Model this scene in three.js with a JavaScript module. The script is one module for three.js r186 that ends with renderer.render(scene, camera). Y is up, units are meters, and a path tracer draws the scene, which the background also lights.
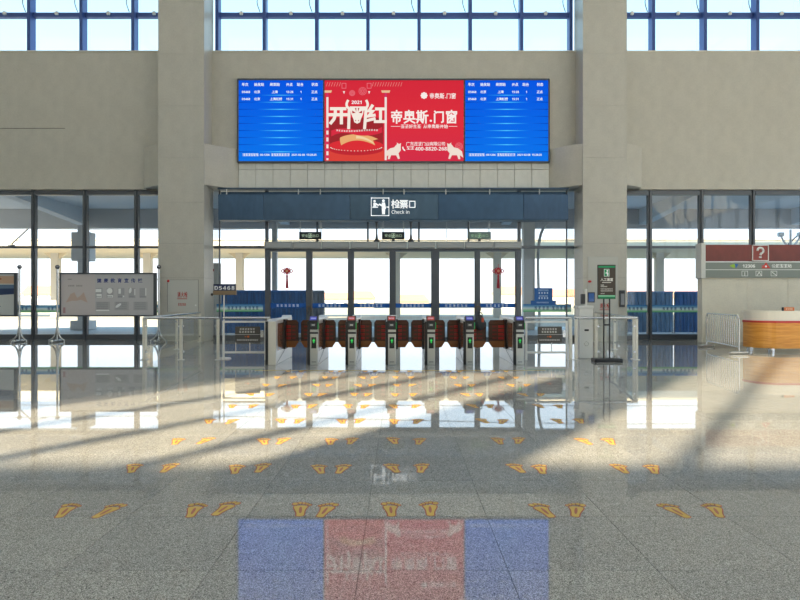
import * as THREE from 'three';
import { RoundedBoxGeometry } from 'three/addons/geometries/RoundedBoxGeometry.js';
import { mergeGeometries } from 'three/addons/utils/BufferGeometryUtils.js';
import { RectAreaLightUniformsLib } from 'three/addons/lights/RectAreaLightUniformsLib.js';

// ------------------------------------------------------------------ camera, sky, sun, exposure
const scene = new THREE.Scene();
const EYE = 1.45, F = 600;
const camera = new THREE.PerspectiveCamera(2 * Math.atan(300 / F) * 180 / Math.PI, 800 / 600, 0.1, 1200);
camera.position.set(0, EYE, 0);
camera.lookAt(0, EYE, -10);
const renderer = new THREE.WebGLRenderer({ antialias: true });
renderer.toneMapping = THREE.LinearToneMapping;
renderer.toneMappingExposure = 1.88;
renderer.shadowMap.enabled = true;
RectAreaLightUniformsLib.init();

{ // pale winter afternoon sky: white at the horizon, light blue above
  const W = 64, H = 256, data = new Float32Array(W * H * 4);
  for (let j = 0; j < H; j++) {
    const el = Math.max(0, ((j + 0.5) / H - 0.5) * Math.PI), t = Math.pow(Math.sin(el), 0.55);
    const c = [1.12 + (0.2 - 1.12) * t, 1.13 + (0.62 - 1.13) * t, 1.14 + (1.0 - 1.14) * t];
    for (let i = 0; i < W; i++) data.set([...c, 1], (j * W + i) * 4);
  }
  const sky = new THREE.DataTexture(data, W, H, THREE.RGBAFormat, THREE.FloatType);
  sky.mapping = THREE.EquirectangularReflectionMapping; sky.magFilter = THREE.LinearFilter; sky.needsUpdate = true;
  scene.background = sky;
}
const SUN_K = 0.72, SUN_S = 0.56;      // metres to +x and down for each metre forward (-z)
const sun = new THREE.DirectionalLight(new THREE.Color(1, 0.84, 0.58), 10.1);
sun.name = 'sun';
sun.position.set(-SUN_K * 60, SUN_S * 60, 60 - 10); sun.target.position.set(0, 0, -10);
sun.castShadow = true; sun.shadow.radius = 1.3; sun.shadow.mapSize.set(4096, 4096);
Object.assign(sun.shadow.camera, { left: -50, right: 50, top: 50, bottom: -50, near: 1, far: 220 });
scene.add(sun, sun.target);

// ------------------------------------------------------------------ helpers
let seed = 7;
const rnd = () => { seed = (seed + 0x6d2b79f5) | 0; let t = Math.imul(seed ^ (seed >>> 15), 1 | seed); t = (t + Math.imul(t ^ (t >>> 7), 61 | t)) ^ t; return ((t ^ (t >>> 14)) >>> 0) / 4294967296; };
const PX = (px, d) => (px - 400) * d / F;               // sideways metres of a picture column at depth d
const PY = (py, d) => EYE - (py - 300) * d / F;         // height of a picture row at depth d
const taken = new Map();
const numbered = (name) => { const n = taken.get(name) ?? 0; taken.set(name, n + 1); return n ? name + '_' + String(n).padStart(3, '0') : name; };
function tag(o, label, category, group) { o.userData.label = label; o.userData.category = category; if (group) o.userData.group = group; return o; }
function thing(name, label, category, [x, y, z] = [0, 0, 0], turn = 0, group) {
  const o = new THREE.Group(); o.name = numbered(name); o.position.set(x, y, z); o.rotation.y = turn; scene.add(o);
  return tag(o, label, category, group);
}
function setting(name, label, category = 'structure') {
  const o = new THREE.Group(); o.name = name; scene.add(o); o.userData = { kind: 'structure', label, category }; return o;
}
function part(name, geo, mat, parent) {
  const g = Array.isArray(geo) ? (geo.length > 1 ? mergeGeometries(geo.map((q) => (q.index ? q.toNonIndexed() : q))) : geo[0]) : geo;
  const m = new THREE.Mesh(g, mat); m.name = name; m.castShadow = m.receiveShadow = true; parent.add(m); return m;
}
// box from ranges, uv in metres
function bx(x0, x1, y0, y1, z0, z1) {
  const w = x1 - x0, h = y1 - y0, d = z1 - z0, g = new THREE.BoxGeometry(w, h, d), uv = g.attributes.uv;
  const s = [[d, h], [d, h], [w, d], [w, d], [w, h], [w, h]];
  for (let i = 0; i < 24; i++) { const f = s[i >> 2]; uv.setXY(i, uv.getX(i) * f[0] + x0, uv.getY(i) * f[1] + y0); }
  return g.translate((x0 + x1) / 2, (y0 + y1) / 2, (z0 + z1) / 2);
}
function rb(x0, x1, y0, y1, z0, z1, r = 0.01, seg = 2) {
  return new RoundedBoxGeometry(x1 - x0, y1 - y0, z1 - z0, seg, Math.min(r, (x1 - x0) / 2.01, (y1 - y0) / 2.01, (z1 - z0) / 2.01)).translate((x0 + x1) / 2, (y0 + y1) / 2, (z0 + z1) / 2);
}
function rod(a, b, r, seg = 10) {
  const A = new THREE.Vector3(...a), B = new THREE.Vector3(...b), L = A.distanceTo(B);
  const g = new THREE.CylinderGeometry(r, r, L, seg); g.translate(0, L / 2, 0);
  g.applyQuaternion(new THREE.Quaternion().setFromUnitVectors(new THREE.Vector3(0, 1, 0), B.clone().sub(A).normalize()));
  return g.translate(...a);
}
function tube(pts, r, seg = 24, rs = 8, closed = false) { return new THREE.TubeGeometry(new THREE.CatmullRomCurve3(pts.map((p) => new THREE.Vector3(...p)), closed), seg, r, rs, closed); }
// flat sheet facing +z, 0..1 uv
function sheet(x0, x1, y0, y1, z) { return new THREE.PlaneGeometry(x1 - x0, y1 - y0).translate((x0 + x1) / 2, (y0 + y1) / 2, z); }
function extrude(pts, depth, bevel = 0) {
  const s = new THREE.Shape(pts.map((p) => new THREE.Vector2(...p)));
  return new THREE.ExtrudeGeometry(s, { depth, bevelEnabled: bevel > 0, bevelSize: bevel, bevelThickness: bevel, bevelSegments: 2, curveSegments: 10 });
}
// prism over a plan outline [x, z] from y0 to y1
function prism(plan, y0, y1) { return extrude(plan.map(([x, z]) => [x, -z]), y1 - y0).rotateX(-Math.PI / 2).translate(0, y0, 0); }

// ------------------------------------------------------------------ lettering
const GLYPHS = {
  开: '15,20 85,20;5,52 95,52;35,20 35,52 28,75 12,95;67,20 67,95', 门: '18,8 28,18;16,28 16,95;38,14 86,14 86,88 76,92',
  红: '30,5 14,30 32,32 12,56 40,52;8,78 40,70;52,20 92,20;72,20 72,82;46,84 96,84',
  帝: '50,3 50,14;10,16 90,16;32,22 38,34;68,22 62,34;12,52 12,38 88,38 88,52;24,86 24,56 76,56 76,80 68,84;50,40 50,98',
  奥: '45,3 40,12;18,58 18,13 82,13 82,58;50,18 50,56;28,38 72,38;32,24 40,32;68,24 60,32;6,66 94,66;50,60 44,78 10,97;52,68 66,84 92,97',
  斯: '16,5 16,70;42,5 42,70;6,18 52,18;16,36 42,36;16,52 42,52;4,70 54,70;18,76 8,94;38,76 50,92;86,6 62,16;62,14 62,60 54,95;62,40 96,40;80,40 80,97',
  窗: '50,2 50,10;10,24 10,12 90,12 90,24;34,18 18,32;64,18 84,32;48,30 42,40;18,40 18,96;18,40 82,40 82,96;18,94 82,94;46,46 26,66;44,52 68,52 36,84;40,62 62,76',
  检: '22,3 22,97;4,26 40,26;22,30 6,64;22,36 38,54;68,4 44,34;68,4 96,34;54,38 84,38;52,54 58,76;70,50 72,74;90,50 80,78;46,88 96,88',
  票: '6,10 94,10;14,24 86,24 86,46 14,46 14,24;38,10 38,46;62,10 62,46;18,58 82,58;4,72 96,72;50,72 50,94 42,96;28,80 14,94;70,80 88,94',
  口: '18,18 82,18 82,88 18,88 18,18',
  健: '22,4 6,40;16,28 16,97;30,18 44,18 32,40 44,40 34,70 26,94;30,64 50,88 96,94;50,18 88,18 88,44;46,31 96,31;50,44 88,44;54,58 86,58;48,72 94,72;68,6 68,84',
  康: '50,2 50,12;14,14 94,14;14,14 14,60 4,96;28,28 82,28 82,52 28,52;20,40 94,40;54,20 54,92 46,96;24,60 38,68;20,88 42,74;84,58 66,68;62,70 92,92',
  教: '26,4 26,40;8,20 44,20;2,38 52,38;46,10 6,60;18,54 42,54 28,66;30,64 30,92 20,96;4,78 50,70;66,4 54,40;60,26 96,26;84,26 76,64 50,96;58,40 74,74 96,96',
  育: '50,2 50,12;6,14 94,14;42,16 26,34 76,32;64,22 82,40;24,48 24,97;24,48 78,48 78,92 68,95;24,62 78,62;24,76 78,76',
  宣: '50,2 50,12;10,28 10,14 90,14 90,28;24,28 76,28;28,40 72,40 72,76 28,76 28,40;28,58 72,58;6,92 94,92',
  传: '26,4 6,44;18,30 18,97;40,20 88,20;34,42 96,42;60,4 48,66 84,66 62,86;52,78 78,97',
  栏: '22,3 22,97;4,26 40,26;22,30 6,64;22,36 38,54;52,6 58,20;84,4 74,22;46,28 92,28;52,56 88,56;44,88 98,88',
  人: '50,5 48,40 8,95;50,35 92,95', 工: '12,16 88,16;50,16 50,86;4,86 96,86',
  通: '12,8 22,20;6,38 22,38 20,74 6,92;20,74 40,92 96,92;40,8 84,8 62,24;42,28 42,80;42,28 86,28 86,76 78,80;42,44 86,44;42,60 86,60;64,28 64,80',
  道: '12,8 22,20;6,38 22,38 20,74 6,92;20,74 40,92 96,92;48,4 54,14;80,4 72,14;34,18 96,18;62,18 58,30;44,30 82,30 82,80 44,80 44,30;44,46 82,46;44,62 82,62',
  消: '8,10 18,20;4,36 14,44;4,92 20,60;36,8 44,24;62,2 62,30;88,8 78,24;38,34 38,97;38,34 86,34 86,92 76,95;38,52 86,52;38,70 86,70',
  火: '22,28 30,50;80,26 66,48;50,4 48,50 10,96;50,50 92,96',
  栓: '22,3 22,97;4,26 40,26;22,30 6,64;22,36 38,54;68,4 42,38;68,4 98,38;50,44 88,44;52,64 86,64;44,90 96,90;68,44 68,90',
  安: '50,2 50,12;10,28 10,14 90,14 90,28;44,26 26,64 84,94;6,48 94,48;72,48 52,80 14,96',
  全: '50,4 6,44;50,4 94,44;24,48 76,48;24,68 76,68;8,92 92,92;50,48 50,92', 出: '50,4 50,92;18,16 18,46 82,46 82,16;10,58 10,92 90,92 90,58',
  车: '14,14 88,14;40,2 20,44 84,44;4,66 96,66;54,28 54,98', 次: '8,16 20,30;4,88 22,56;48,4 32,40;42,22 92,22 82,42;62,30 58,62 28,96;62,50 94,96',
  始: '24,4 10,52 40,88;4,30 42,30 30,70 6,94;70,4 52,40 92,38;82,26 96,48;54,56 90,56 90,92 54,92 54,56',
  发: '24,10 18,34 92,34;44,4 34,60 6,94;34,52 78,52 60,78 30,96;46,62 66,84 94,96;66,8 80,20',
  站: '22,4 28,18;4,24 46,24;12,36 18,70;36,34 30,74;4,84 46,76;68,4 68,50;68,26 96,26;52,50 90,50 90,92 52,92 52,50',
  终: '28,4 10,32 30,32 8,60 38,54;6,86 38,74;62,4 44,40;56,20 88,20 44,64;56,34 94,62;62,64 76,74;52,80 80,94',
  到: '6,12 54,12;30,12 16,36 50,34;40,24 52,42;30,42 30,84;10,60 50,60;4,90 56,82;70,14 70,70;90,4 90,92 78,90',
  点: '50,2 50,34;50,18 88,18;22,34 78,34 78,64 22,64 22,34;14,76 6,94;34,78 38,94;58,78 64,94;82,76 94,94',
  台: '44,4 20,40 80,36;64,18 86,46;22,54 78,54 78,94 22,94 22,54', 状: '14,14 20,30;28,4 28,97;4,66 28,50;36,36 96,36;66,4 64,44 36,96;66,44 94,96;82,10 90,22',
  态: '10,18 90,18;50,4 44,34 10,56;52,20 90,54;42,36 52,46;14,66 8,88;32,62 34,92 72,92 76,80;52,62 58,76;84,64 92,84',
  正: '8,12 92,12;50,12 50,88;50,48 86,48;24,44 24,88;4,90 96,90', 上: '48,6 48,88;48,42 84,42;4,88 96,88',
  海: '8,10 18,20;4,36 14,44;4,92 20,60;44,4 32,28;40,16 94,16;44,30 40,80 88,80;44,30 84,30 82,90;30,54 98,54;60,36 66,46;58,60 64,72',
  北: '34,8 34,92;6,36 34,36;4,78 34,70;62,8 62,88 94,88 94,72;92,28 62,44', 京: '50,2 50,14;6,16 94,16;24,32 76,32 76,56 24,56 24,32;50,56 50,92 42,94;28,68 12,88;70,66 88,84',
  虹: '8,24 42,24 42,54 8,54 8,24;25,6 25,84;4,86 44,76;36,66 48,88;54,18 94,18;74,18 74,84;50,86 98,86',
  桥: '20,4 20,97;2,28 38,28;20,30 4,64;20,36 36,54;88,4 52,12;44,28 96,28;70,10 60,40 42,56;74,30 96,54;60,56 52,94;80,54 80,97',
  广: '50,2 54,14;14,18 94,18;14,18 14,60 2,96', 东: '10,16 90,16;42,2 22,48 86,48;54,30 54,92 44,94;28,62 10,88;72,62 90,86',
  有: '6,18 94,18;42,2 30,40 4,66;30,38 30,97;30,38 78,38 78,92 68,94;30,56 78,56;30,72 78,72',
  限: '10,8 10,97;10,8 36,8 24,36 38,56 28,66 12,66;50,8 86,8 86,50 50,50;50,28 86,28;50,8 50,92 66,84;60,52 74,76 96,94;92,56 74,70',
  公: '36,8 6,52;62,6 94,50;46,44 22,86 76,82;64,64 86,94', 司: '10,12 88,12 88,88 74,90;10,30 70,30;18,46 62,46 62,80 18,80 18,46',
  业: '34,8 34,86;64,8 64,86;8,30 20,66;92,28 78,66;2,88 98,88', 生: '28,6 14,40;22,26 86,26;20,54 80,54;6,90 94,90;52,4 52,90',
  从: '28,6 26,44 4,94;28,44 46,90;70,6 68,44 48,94;70,44 96,94', 好: '24,4 10,52 40,88;4,30 44,30 32,70 6,94;54,12 88,12 72,34 72,90 62,92;48,50 98,50',
};
const canvasOf = (w, h, bg) => { const c = document.createElement('canvas'); c.width = w; c.height = h; const x = c.getContext('2d'); if (bg) { x.fillStyle = bg; x.fillRect(0, 0, w, h); } x.lineCap = 'square'; x.lineJoin = 'miter'; return [c, x]; };
// '#' draws a small unreadable sign (a few crossing strokes), as the photograph shows it
function write(x, text, px, py, size, weight = 0.11, gap = 1.0, wide = 1) {
  for (const ch of text) {
    if (GLYPHS[ch] || ch === '#') {
      x.lineWidth = size * weight; x.beginPath();
      const strokes = GLYPHS[ch] ?? Array.from({ length: 5 }, (_, k) => (k % 2 ? `${15 + rnd() * 70 | 0},8 ${15 + rnd() * 70 | 0},92` : `8,${12 + k * 19} 92,${12 + k * 19}`)).join(';');
      for (const s of strokes.split(';')) s.split(' ').forEach((q, i) => { const [a, b] = q.split(',').map(Number); x[i ? 'lineTo' : 'moveTo'](px + a / 100 * size * wide, py + b / 100 * size); });
      x.stroke(); px += size * gap * wide;
    } else if (ch === ' ') px += size * 0.5 * gap;
    else { x.font = `bold ${size}px sans-serif`; x.textBaseline = 'alphabetic'; x.fillText(ch, px, py + size * 0.88); px += x.measureText(ch).width; }
  }
  return px;
}
const ink = (x, c) => { x.fillStyle = c; x.strokeStyle = c; };
const texOf = (c) => { const t = new THREE.CanvasTexture(c); t.colorSpace = THREE.SRGBColorSpace; t.magFilter = THREE.LinearFilter; t.anisotropy = 8; return t; };
const printM = (c, rough = 0.5, extra = {}) => new THREE.MeshStandardMaterial({ map: texOf(c), roughness: rough, ...extra });

// ------------------------------------------------------------------ materials
const lin = (r, g, b) => new THREE.Color().setRGB(r, g, b);
const std = (c, roughness = 0.6, metalness = 0, extra = {}) => new THREE.MeshStandardMaterial({ color: lin(...c), roughness, metalness, ...extra });
function noiseTex(n, fn, srgb = true, rep = 1) {
  const d = new Uint8Array(n * n * 4);
  for (let j = 0; j < n; j++) for (let i = 0; i < n; i++) { const c = fn(i, j, n); const k = (j * n + i) * 4; d[k] = c[0]; d[k + 1] = c[1]; d[k + 2] = c[2]; d[k + 3] = 255; }
  const t = new THREE.DataTexture(d, n, n); t.wrapS = t.wrapT = THREE.RepeatWrapping; t.magFilter = THREE.LinearFilter; if (srgb) t.colorSpace = THREE.SRGBColorSpace; t.repeat.set(rep, rep); t.needsUpdate = true; return t;
}
// tileable value noise
function valueNoise(cells) { const v = new Float32Array(cells * cells).map(() => rnd()); const s = (t) => t * t * (3 - 2 * t);
  return (x, y) => { const fx = x * cells, fy = y * cells, i = Math.floor(fx), j = Math.floor(fy), a = s(fx - i), b = s(fy - j), g = (p, q) => v[((q % cells + cells) % cells) * cells + ((p % cells + cells) % cells)];
    return (g(i, j) * (1 - a) + g(i + 1, j) * a) * (1 - b) + (g(i, j + 1) * (1 - a) + g(i + 1, j + 1) * a) * b; }; }
const n128 = valueNoise(128), n64 = valueNoise(64), n300 = valueNoise(300), n200 = valueNoise(200), n8 = valueNoise(8), n4 = valueNoise(4);
const graniteMap = noiseTex(512, (i, j, n) => {
  const x = i / n, y = j / n; let v = 175 + (n300(x, y) - 0.5) * 150 + (n200(y, x) - 0.5) * 60 + (n64(x, y) - 0.5) * 14 + (rnd() - 0.5) * 30;
  if (n200(x + 0.31, y + 0.17) > 0.86) v -= 62; if (n300(x + 0.5, y) > 0.9) v += 30;
  v = Math.max(40, Math.min(250, v)); return [v, v * 0.985, v * 0.962]; });
const stoneMap = noiseTex(256, (i, j, n) => { const x = i / n, y = j / n, v = 236 + (n128(x, y) - 0.5) * 16 + (n8(x, y) - 0.5) * 8 + (rnd() - 0.5) * 8; return [v, v, v]; }, true, 0.6);
const fasciaMap = noiseTex(256, (i, j, n) => { const v = 226 + (n8(i / n, j / n * 0.3) - 0.5) * 34 + (n64(i / n, j / n * 0.2) - 0.5) * 16; return [v, v, v]; }, true, 0.4);
const woodMap = noiseTex(512, (i, j, n) => { const x = i / n, y = j / n, g = n64(x * 0.09, y + 0.02 * n8(x, y)) * 0.6 + n200(x * 0.05, y) * 0.4; return [246 - g * 40, 182 - g * 52, 88 - g * 44]; }, true, 0.7);
const fenceMap = noiseTex(128, (i, j, n) => { const v = 220 + (n64(i / n, j / n * 0.1) - 0.5) * 60; return [v, v, v]; }, true, 0.5);

const M = {
  wall: std([0.66, 0.62, 0.53], 0.42, 0, { map: stoneMap }),
  column: std([0.65, 0.615, 0.535], 0.34, 0, { map: stoneMap }),
  soffitTile: std([0.86, 0.84, 0.77], 0.4, 0, { map: stoneMap }),
  joint: std([0.16, 0.15, 0.13], 0.8),
  ceiling: std([0.78, 0.78, 0.77], 0.8),
  sideWall: std([0.66, 0.64, 0.58], 0.6),
  mullion: std([0.12, 0.128, 0.142], 0.34, 0.4),
  mullionBlue: std([0.055, 0.10, 0.30], 0.4, 0.3),
  steel: std([0.62, 0.62, 0.61], 0.24, 1),
  chrome: std([0.6, 0.6, 0.6], 0.16, 1),
  brushed: std([0.66, 0.65, 0.62], 0.34, 0.85),
  cream: std([0.74, 0.70, 0.60], 0.35, 0.2),
  whitePaint: std([0.82, 0.81, 0.77], 0.4),
  black: std([0.018, 0.018, 0.02], 0.4),
  darkGrey: std([0.07, 0.075, 0.085], 0.45),
  rubber: std([0.03, 0.03, 0.03], 0.8),
  glass: new THREE.MeshPhysicalMaterial({ color: lin(0.95, 0.97, 0.97), roughness: 0, transmission: 1, thickness: 0, ior: 1.5 }),
  skyGlass: new THREE.MeshPhysicalMaterial({ color: lin(0.80, 0.93, 0.95), roughness: 0, transmission: 1, thickness: 0, ior: 1.5 }),
  frosted: new THREE.MeshPhysicalMaterial({ color: lin(0.30, 0.43, 0.62), roughness: 0, transmission: 1, thickness: 0, ior: 1.5 }),
  milkGlass: new THREE.MeshPhysicalMaterial({ color: lin(0.72, 0.75, 0.78), roughness: 0.02, transmission: 0.8, thickness: 0, ior: 1.5 }),
  railGlass: new THREE.MeshPhysicalMaterial({ color: lin(0.95, 0.975, 0.97), roughness: 0, transmission: 1, thickness: 0, ior: 1.5 }),
  smoked: new THREE.MeshPhysicalMaterial({ color: lin(0.20, 0.12, 0.09), roughness: 0.08, transmission: 0.25, thickness: 0, ior: 1.5 }),
  red: std([0.62, 0.03, 0.03], 0.5), green: std([0.02, 0.45, 0.10], 0.4), blue: std([0.01, 0.05, 0.30], 0.45),
};
const granite = [[0.80, 0.80, 0.80], [0.84, 0.84, 0.83], [0.77, 0.775, 0.78]].map((c) => std(c, 0.018, 0, { map: graniteMap }));

// ------------------------------------------------------------------ floor
const X0 = -24, X1 = 24, ZF = -21.75, ZR = 13.2, TOP = 17.5, RTOP = 16.5;
{
  const floor = setting('floor', 'polished grey speckled granite tile floor of the hall', 'floor');
  part('tile_bed', bx(X0, X1, -0.3, -0.0045, ZF - 0.6, ZR + 0.6), std([0.10, 0.10, 0.095], 0.9), floor);
  const T = 0.8, gap = 0.0035, variants = Array.from({ length: 6 }, (_, k) => {
    const g = new THREE.BoxGeometry(T - gap, 0.016, T - gap).translate(0, -0.008, 0), uv = g.attributes.uv, p = g.attributes.position;
    const c = [1, 0, -1, 0, 1, 0, -1, 0][k % 4], s = [0, 1, 0, -1][k % 4];
    for (let i = 0; i < uv.count; i++) uv.setXY(i, (p.getX(i) * c - p.getZ(i) * s) / T + 0.21 * k, (p.getX(i) * s + p.getZ(i) * c) / T + 0.37 * k);
    return g;
  });
  const cells = [];
  for (let i = Math.ceil((X0 + 1.02) / T); ; i++) {
    const x = -1.02 + T / 2 + i * T; if (x + T / 2 > X1) break; if (x - T / 2 < X0) continue;
    for (let z = -3.22 + T / 2 + 20 * T; z > ZF; z -= T) { if (z + T / 2 > ZR) continue; const d = -z, seen = d > 2.3 && Math.abs(x) < (d + 0.4) * 0.667 + 0.4; cells.push({ x, z, key: seen ? d + 0.15 * Math.abs(x) : 1e3 + Math.abs(d) }); }
  }
  cells.sort((a, b) => a.key - b.key);
  const rest = [[], [], []];
  cells.forEach((c, k) => {
    const v = Math.floor(rnd() * 6), m = Math.floor(rnd() * 3);
    if (k < 300) { const t = part('tile', variants[v], granite[m], floor); t.position.set(c.x, 0, c.z); }
    else rest[m].push(variants[v].clone().translate(c.x, 0, c.z));
  });
  rest.forEach((g, m) => { const t = part('tile_field', mergeGeometries(g), granite[m], floor); t.userData.kind = 'stuff'; });
}

// ------------------------------------------------------------------ hall shell
{
  const ceil = setting('ceiling', 'plain pale ceiling high over the waiting hall', 'ceiling');
  const bands = [[-17, -14], [-8, -5], [1, 4]], cuts = [ZF - 0.7, ...bands.flat(), ZR + 0.7];
  for (let i = 0; i < cuts.length; i += 2) part('slab', bx(X0 - 0.6, X1 + 0.6, TOP, TOP + 0.4, cuts[i], cuts[i + 1]), M.ceiling, ceil);
  // translucent daylight panels set in the roof
  const milk = new THREE.MeshPhysicalMaterial({ color: lin(0.92, 0.88, 0.82), roughness: 1, transmission: 0.5, thickness: 0 });
  for (const [a, b] of bands) for (let x = X0; x < X1; x += 4) part('roof_light_panel', new THREE.PlaneGeometry(3.96, b - a).rotateX(Math.PI / 2).translate(x + 2, TOP + 0.2, (a + b) / 2), milk, ceil);
  for (const [a, b] of bands) for (let x = X0; x <= X1; x += 4) part('roof_rib', bx(x - 0.05, x + 0.05, TOP, TOP + 0.4, a, b), M.ceiling, ceil);
  const wl = setting('wall_left', 'plain side wall closing the hall', 'wall'); part('slab', bx(X0 - 0.6, X0, 0, TOP, ZF - 0.7, ZR + 0.7), M.sideWall, wl);
  const wr = setting('wall_right', 'plain side wall closing the hall beyond the information wall', 'wall'); part('beam', bx(X1, X1 + 0.6, 8, TOP, ZF - 0.7, ZR + 0.7), M.sideWall, wr); part('plinth', bx(X1, X1 + 0.6, 0, 0.3, ZF - 0.7, ZR + 0.7), M.sideWall, wr);
  const ws = setting('window_side', 'tall glazing of the side wall beyond the information wall', 'window'); for (let z = ZF; z < ZR; z += 2.33) part('mullion', bx(X1 + 0.1, X1 + 0.3, 0.3, 8, z - 0.07, z + 0.07), M.mullion, ws);
  part('pane', new THREE.PlaneGeometry(ZR - ZF + 1.3, 7.7).rotateY(Math.PI / 2).translate(X1 + 0.35, 4.15, (ZF + ZR) / 2), M.glass, ws);
  // rear facade behind the camera: glass below, beam, tall clerestory above; the sun comes in through it
  const rear = setting('wall_rear', 'rear facade of the hall with a solid beam band and piers', 'wall');
  part('beam', bx(X0, X1, 5.4, 10.36, ZR, ZR + 0.4), M.sideWall, rear); part('beam', bx(X0, X1, RTOP, TOP, ZR, ZR + 0.4), M.sideWall, rear);
  part('lintel', bx(-20.8, -14.25, 14.3, RTOP, ZR, ZR + 0.4), M.sideWall, rear); part('pier', bx(X0, -20.8, 0, TOP, ZR, ZR + 0.4), M.sideWall, rear);
  part('pier', bx(-14.25, -12.66, 0, TOP, ZR - 0.6, ZR + 0.4), M.column, rear);
  part('pier', bx(5.2, 6.8, 0, TOP, ZR - 0.6, ZR + 0.4), M.column, rear);
  const win = setting('window_1', 'tall rear glazing of the hall', 'window');
  for (let k = -20; k < 9; k++) { const x = -10.92 - 1.58 * k; if (x < -20.7 || x > 23.6) continue; part('mullion', bx(x - 0.08, x + 0.08, 10.36, RTOP, ZR + 0.05, ZR + 0.25), M.mullion, win); part('mullion', bx(x - 0.06, x + 0.06, 0, 5.4, ZR + 0.1, ZR + 0.25), M.mullion, win); }
  part('pane', sheet(-20.8, X1, 10.36, RTOP, ZR + 0.3), M.glass, win); part('pane', sheet(-20.8, -17, 0, 5.4, ZR + 0.3), M.glass, win); part('pane', sheet(10, X1, 0, 5.4, ZR + 0.3), M.glass, win); part('shop_front', bx(-17, 10, 0, 5.4, ZR + 0.05, ZR + 0.4), M.sideWall, rear);
}
const D0 = 21.75, wx = (px) => PX(px, D0), wy = (py) => PY(py, D0);
const WB = 5.46, WT = wy(52);
{ // front wall over the glazing
  const w = setting('wall_front', 'beige stone clad wall band above the ticket gates and glazing', 'wall');
  const yj = wy(128.3), xj = wx(65);
  part('wall_panel', bx(X0, xj, yj + 0.012, WT, -22.3, -D0), M.wall, w); part('wall_panel', bx(X0, xj, WB, yj - 0.012, -22.3, -D0), M.wall, w);
  part('wall_panel', bx(xj, -6.81, WB, WT, -22.3, -D0), M.wall, w); part('joint', bx(X0, xj, yj - 0.012, yj + 0.012, -22.3, -D0 - 0.02), M.joint, w);
  part('wall_panel', bx(-6.81, 6.36, WB, WT, -22.3, -D0), M.wall, w);
  part('wall_panel', bx(6.36, X1, WB, WT, -22.3, -D0), M.wall, w);
  // ledge under the clerestory
  part('ledge', rb(X0, X1, WT, WT + 0.05, -22.3, -D0 + 0.03, 0.015), M.cream, w);
  // light cladding tiles below the display
  const d = 21.7, xs = []; for (let p = 238.5; p < 549; p += 17.25) xs.push(p); xs.push(549);
  const y0 = WB, ym = PY(169.6, d), y1 = PY(161.5, d);
  for (let i = 0; i + 1 < xs.length; i++) for (const [a, b] of [[y0, ym], [ym, y1]]) part('cladding_tile', rb(PX(xs[i], d) + 0.008, PX(xs[i + 1], d) - 0.008, a + 0.008, b - 0.008, -D0 - 0.02, -d, 0.006, 1), M.soffitTile, w);
}
function column(x0, x1, label) {
  const c = setting(numbered('column'), label, 'column'); const z0 = -20.86, z1 = -21.9;
  part('core', bx(x0 + 0.02, x1 - 0.02, 0, TOP, z1, z0 - 0.02), M.joint, c);
  const rows = [0, 0.55, 2.22, 3.42, 4.85, 6.4, 8.2, 10.0, 11.8, 13.6, 15.4, TOP], g = 0.003;
  for (let i = 0; i + 1 < rows.length; i++) part('cladding_panel', bx(x0, x1, rows[i] + g, rows[i + 1] - g, z1, z0), M.column, c);
  return c;
}
const CL = [-8.41, -6.81], CR = [6.36, 7.89];
column(...CL, 'square stone clad column with the hydrant cupboard'); column(...CR, 'square stone clad column behind the manual lane sign');
{ // casings that wrap the columns at beam height
  const c1 = setting('trim_1', 'angled stone casing around the column beside the timetable', 'trim');
  part('casing', prism([[-6.81, -20.9], [-5.81, -21.75], [-5.81, -21.9], [-9.15, -21.9], [-9.15, -21.45], [-8.41, -20.9]], WB, 6.9), M.wall, c1);
  const arc = (xa, za, xb, zb, n, bow) => Array.from({ length: n + 1 }, (_, i) => { const t = i / n; return [xa + (xb - xa) * t, za + (zb - za) * t + bow * Math.sin(Math.PI * t)]; });
  const c2 = setting('trim_2', 'rounded stone casing around the column by the manual lane', 'trim');
  part('casing', prism([...arc(5.38, -21.75, 6.36, -20.9, 8, 0.08), ...arc(7.89, -20.9, 8.65, -21.45, 8, 0.07), [8.66, -21.9], [5.38, -21.9]], WB, 6.9), M.wall, c2);
}

// ------------------------------------------------------------------ glazing of the front wall
let windowNo = 1;
const newWindow = (label) => setting('window_' + (++windowNo), label, 'window');
const strip = (() => { const [c, x] = canvasOf(512, 64); const g = x.createLinearGradient(0, 0, 0, 64); g.addColorStop(0, '#3a7fbe'); g.addColorStop(0.35, '#93c1d8'); g.addColorStop(0.55, '#eef4f2'); g.addColorStop(0.78, '#b4dcb6'); g.addColorStop(1, '#57b873'); x.fillStyle = g; x.fillRect(0, 0, 512, 64); ink(x, '#1d4f80'); write(x, '#### ####', 120, 18, 28, 0.12, 1.5); return new THREE.MeshPhysicalMaterial({ map: texOf(c), roughness: 1, transmission: 0.4, thickness: 0 }); })();
const doorStrip = (() => { const [c, x] = canvasOf(512, 64, '#2465b8'); ink(x, '#eaf3ff'); write(x, '######', 84, 14, 36, 0.14, 1.6); return new THREE.MeshPhysicalMaterial({ map: texOf(c), roughness: 1, transmission: 0.4, thickness: 0 }); })();
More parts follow.
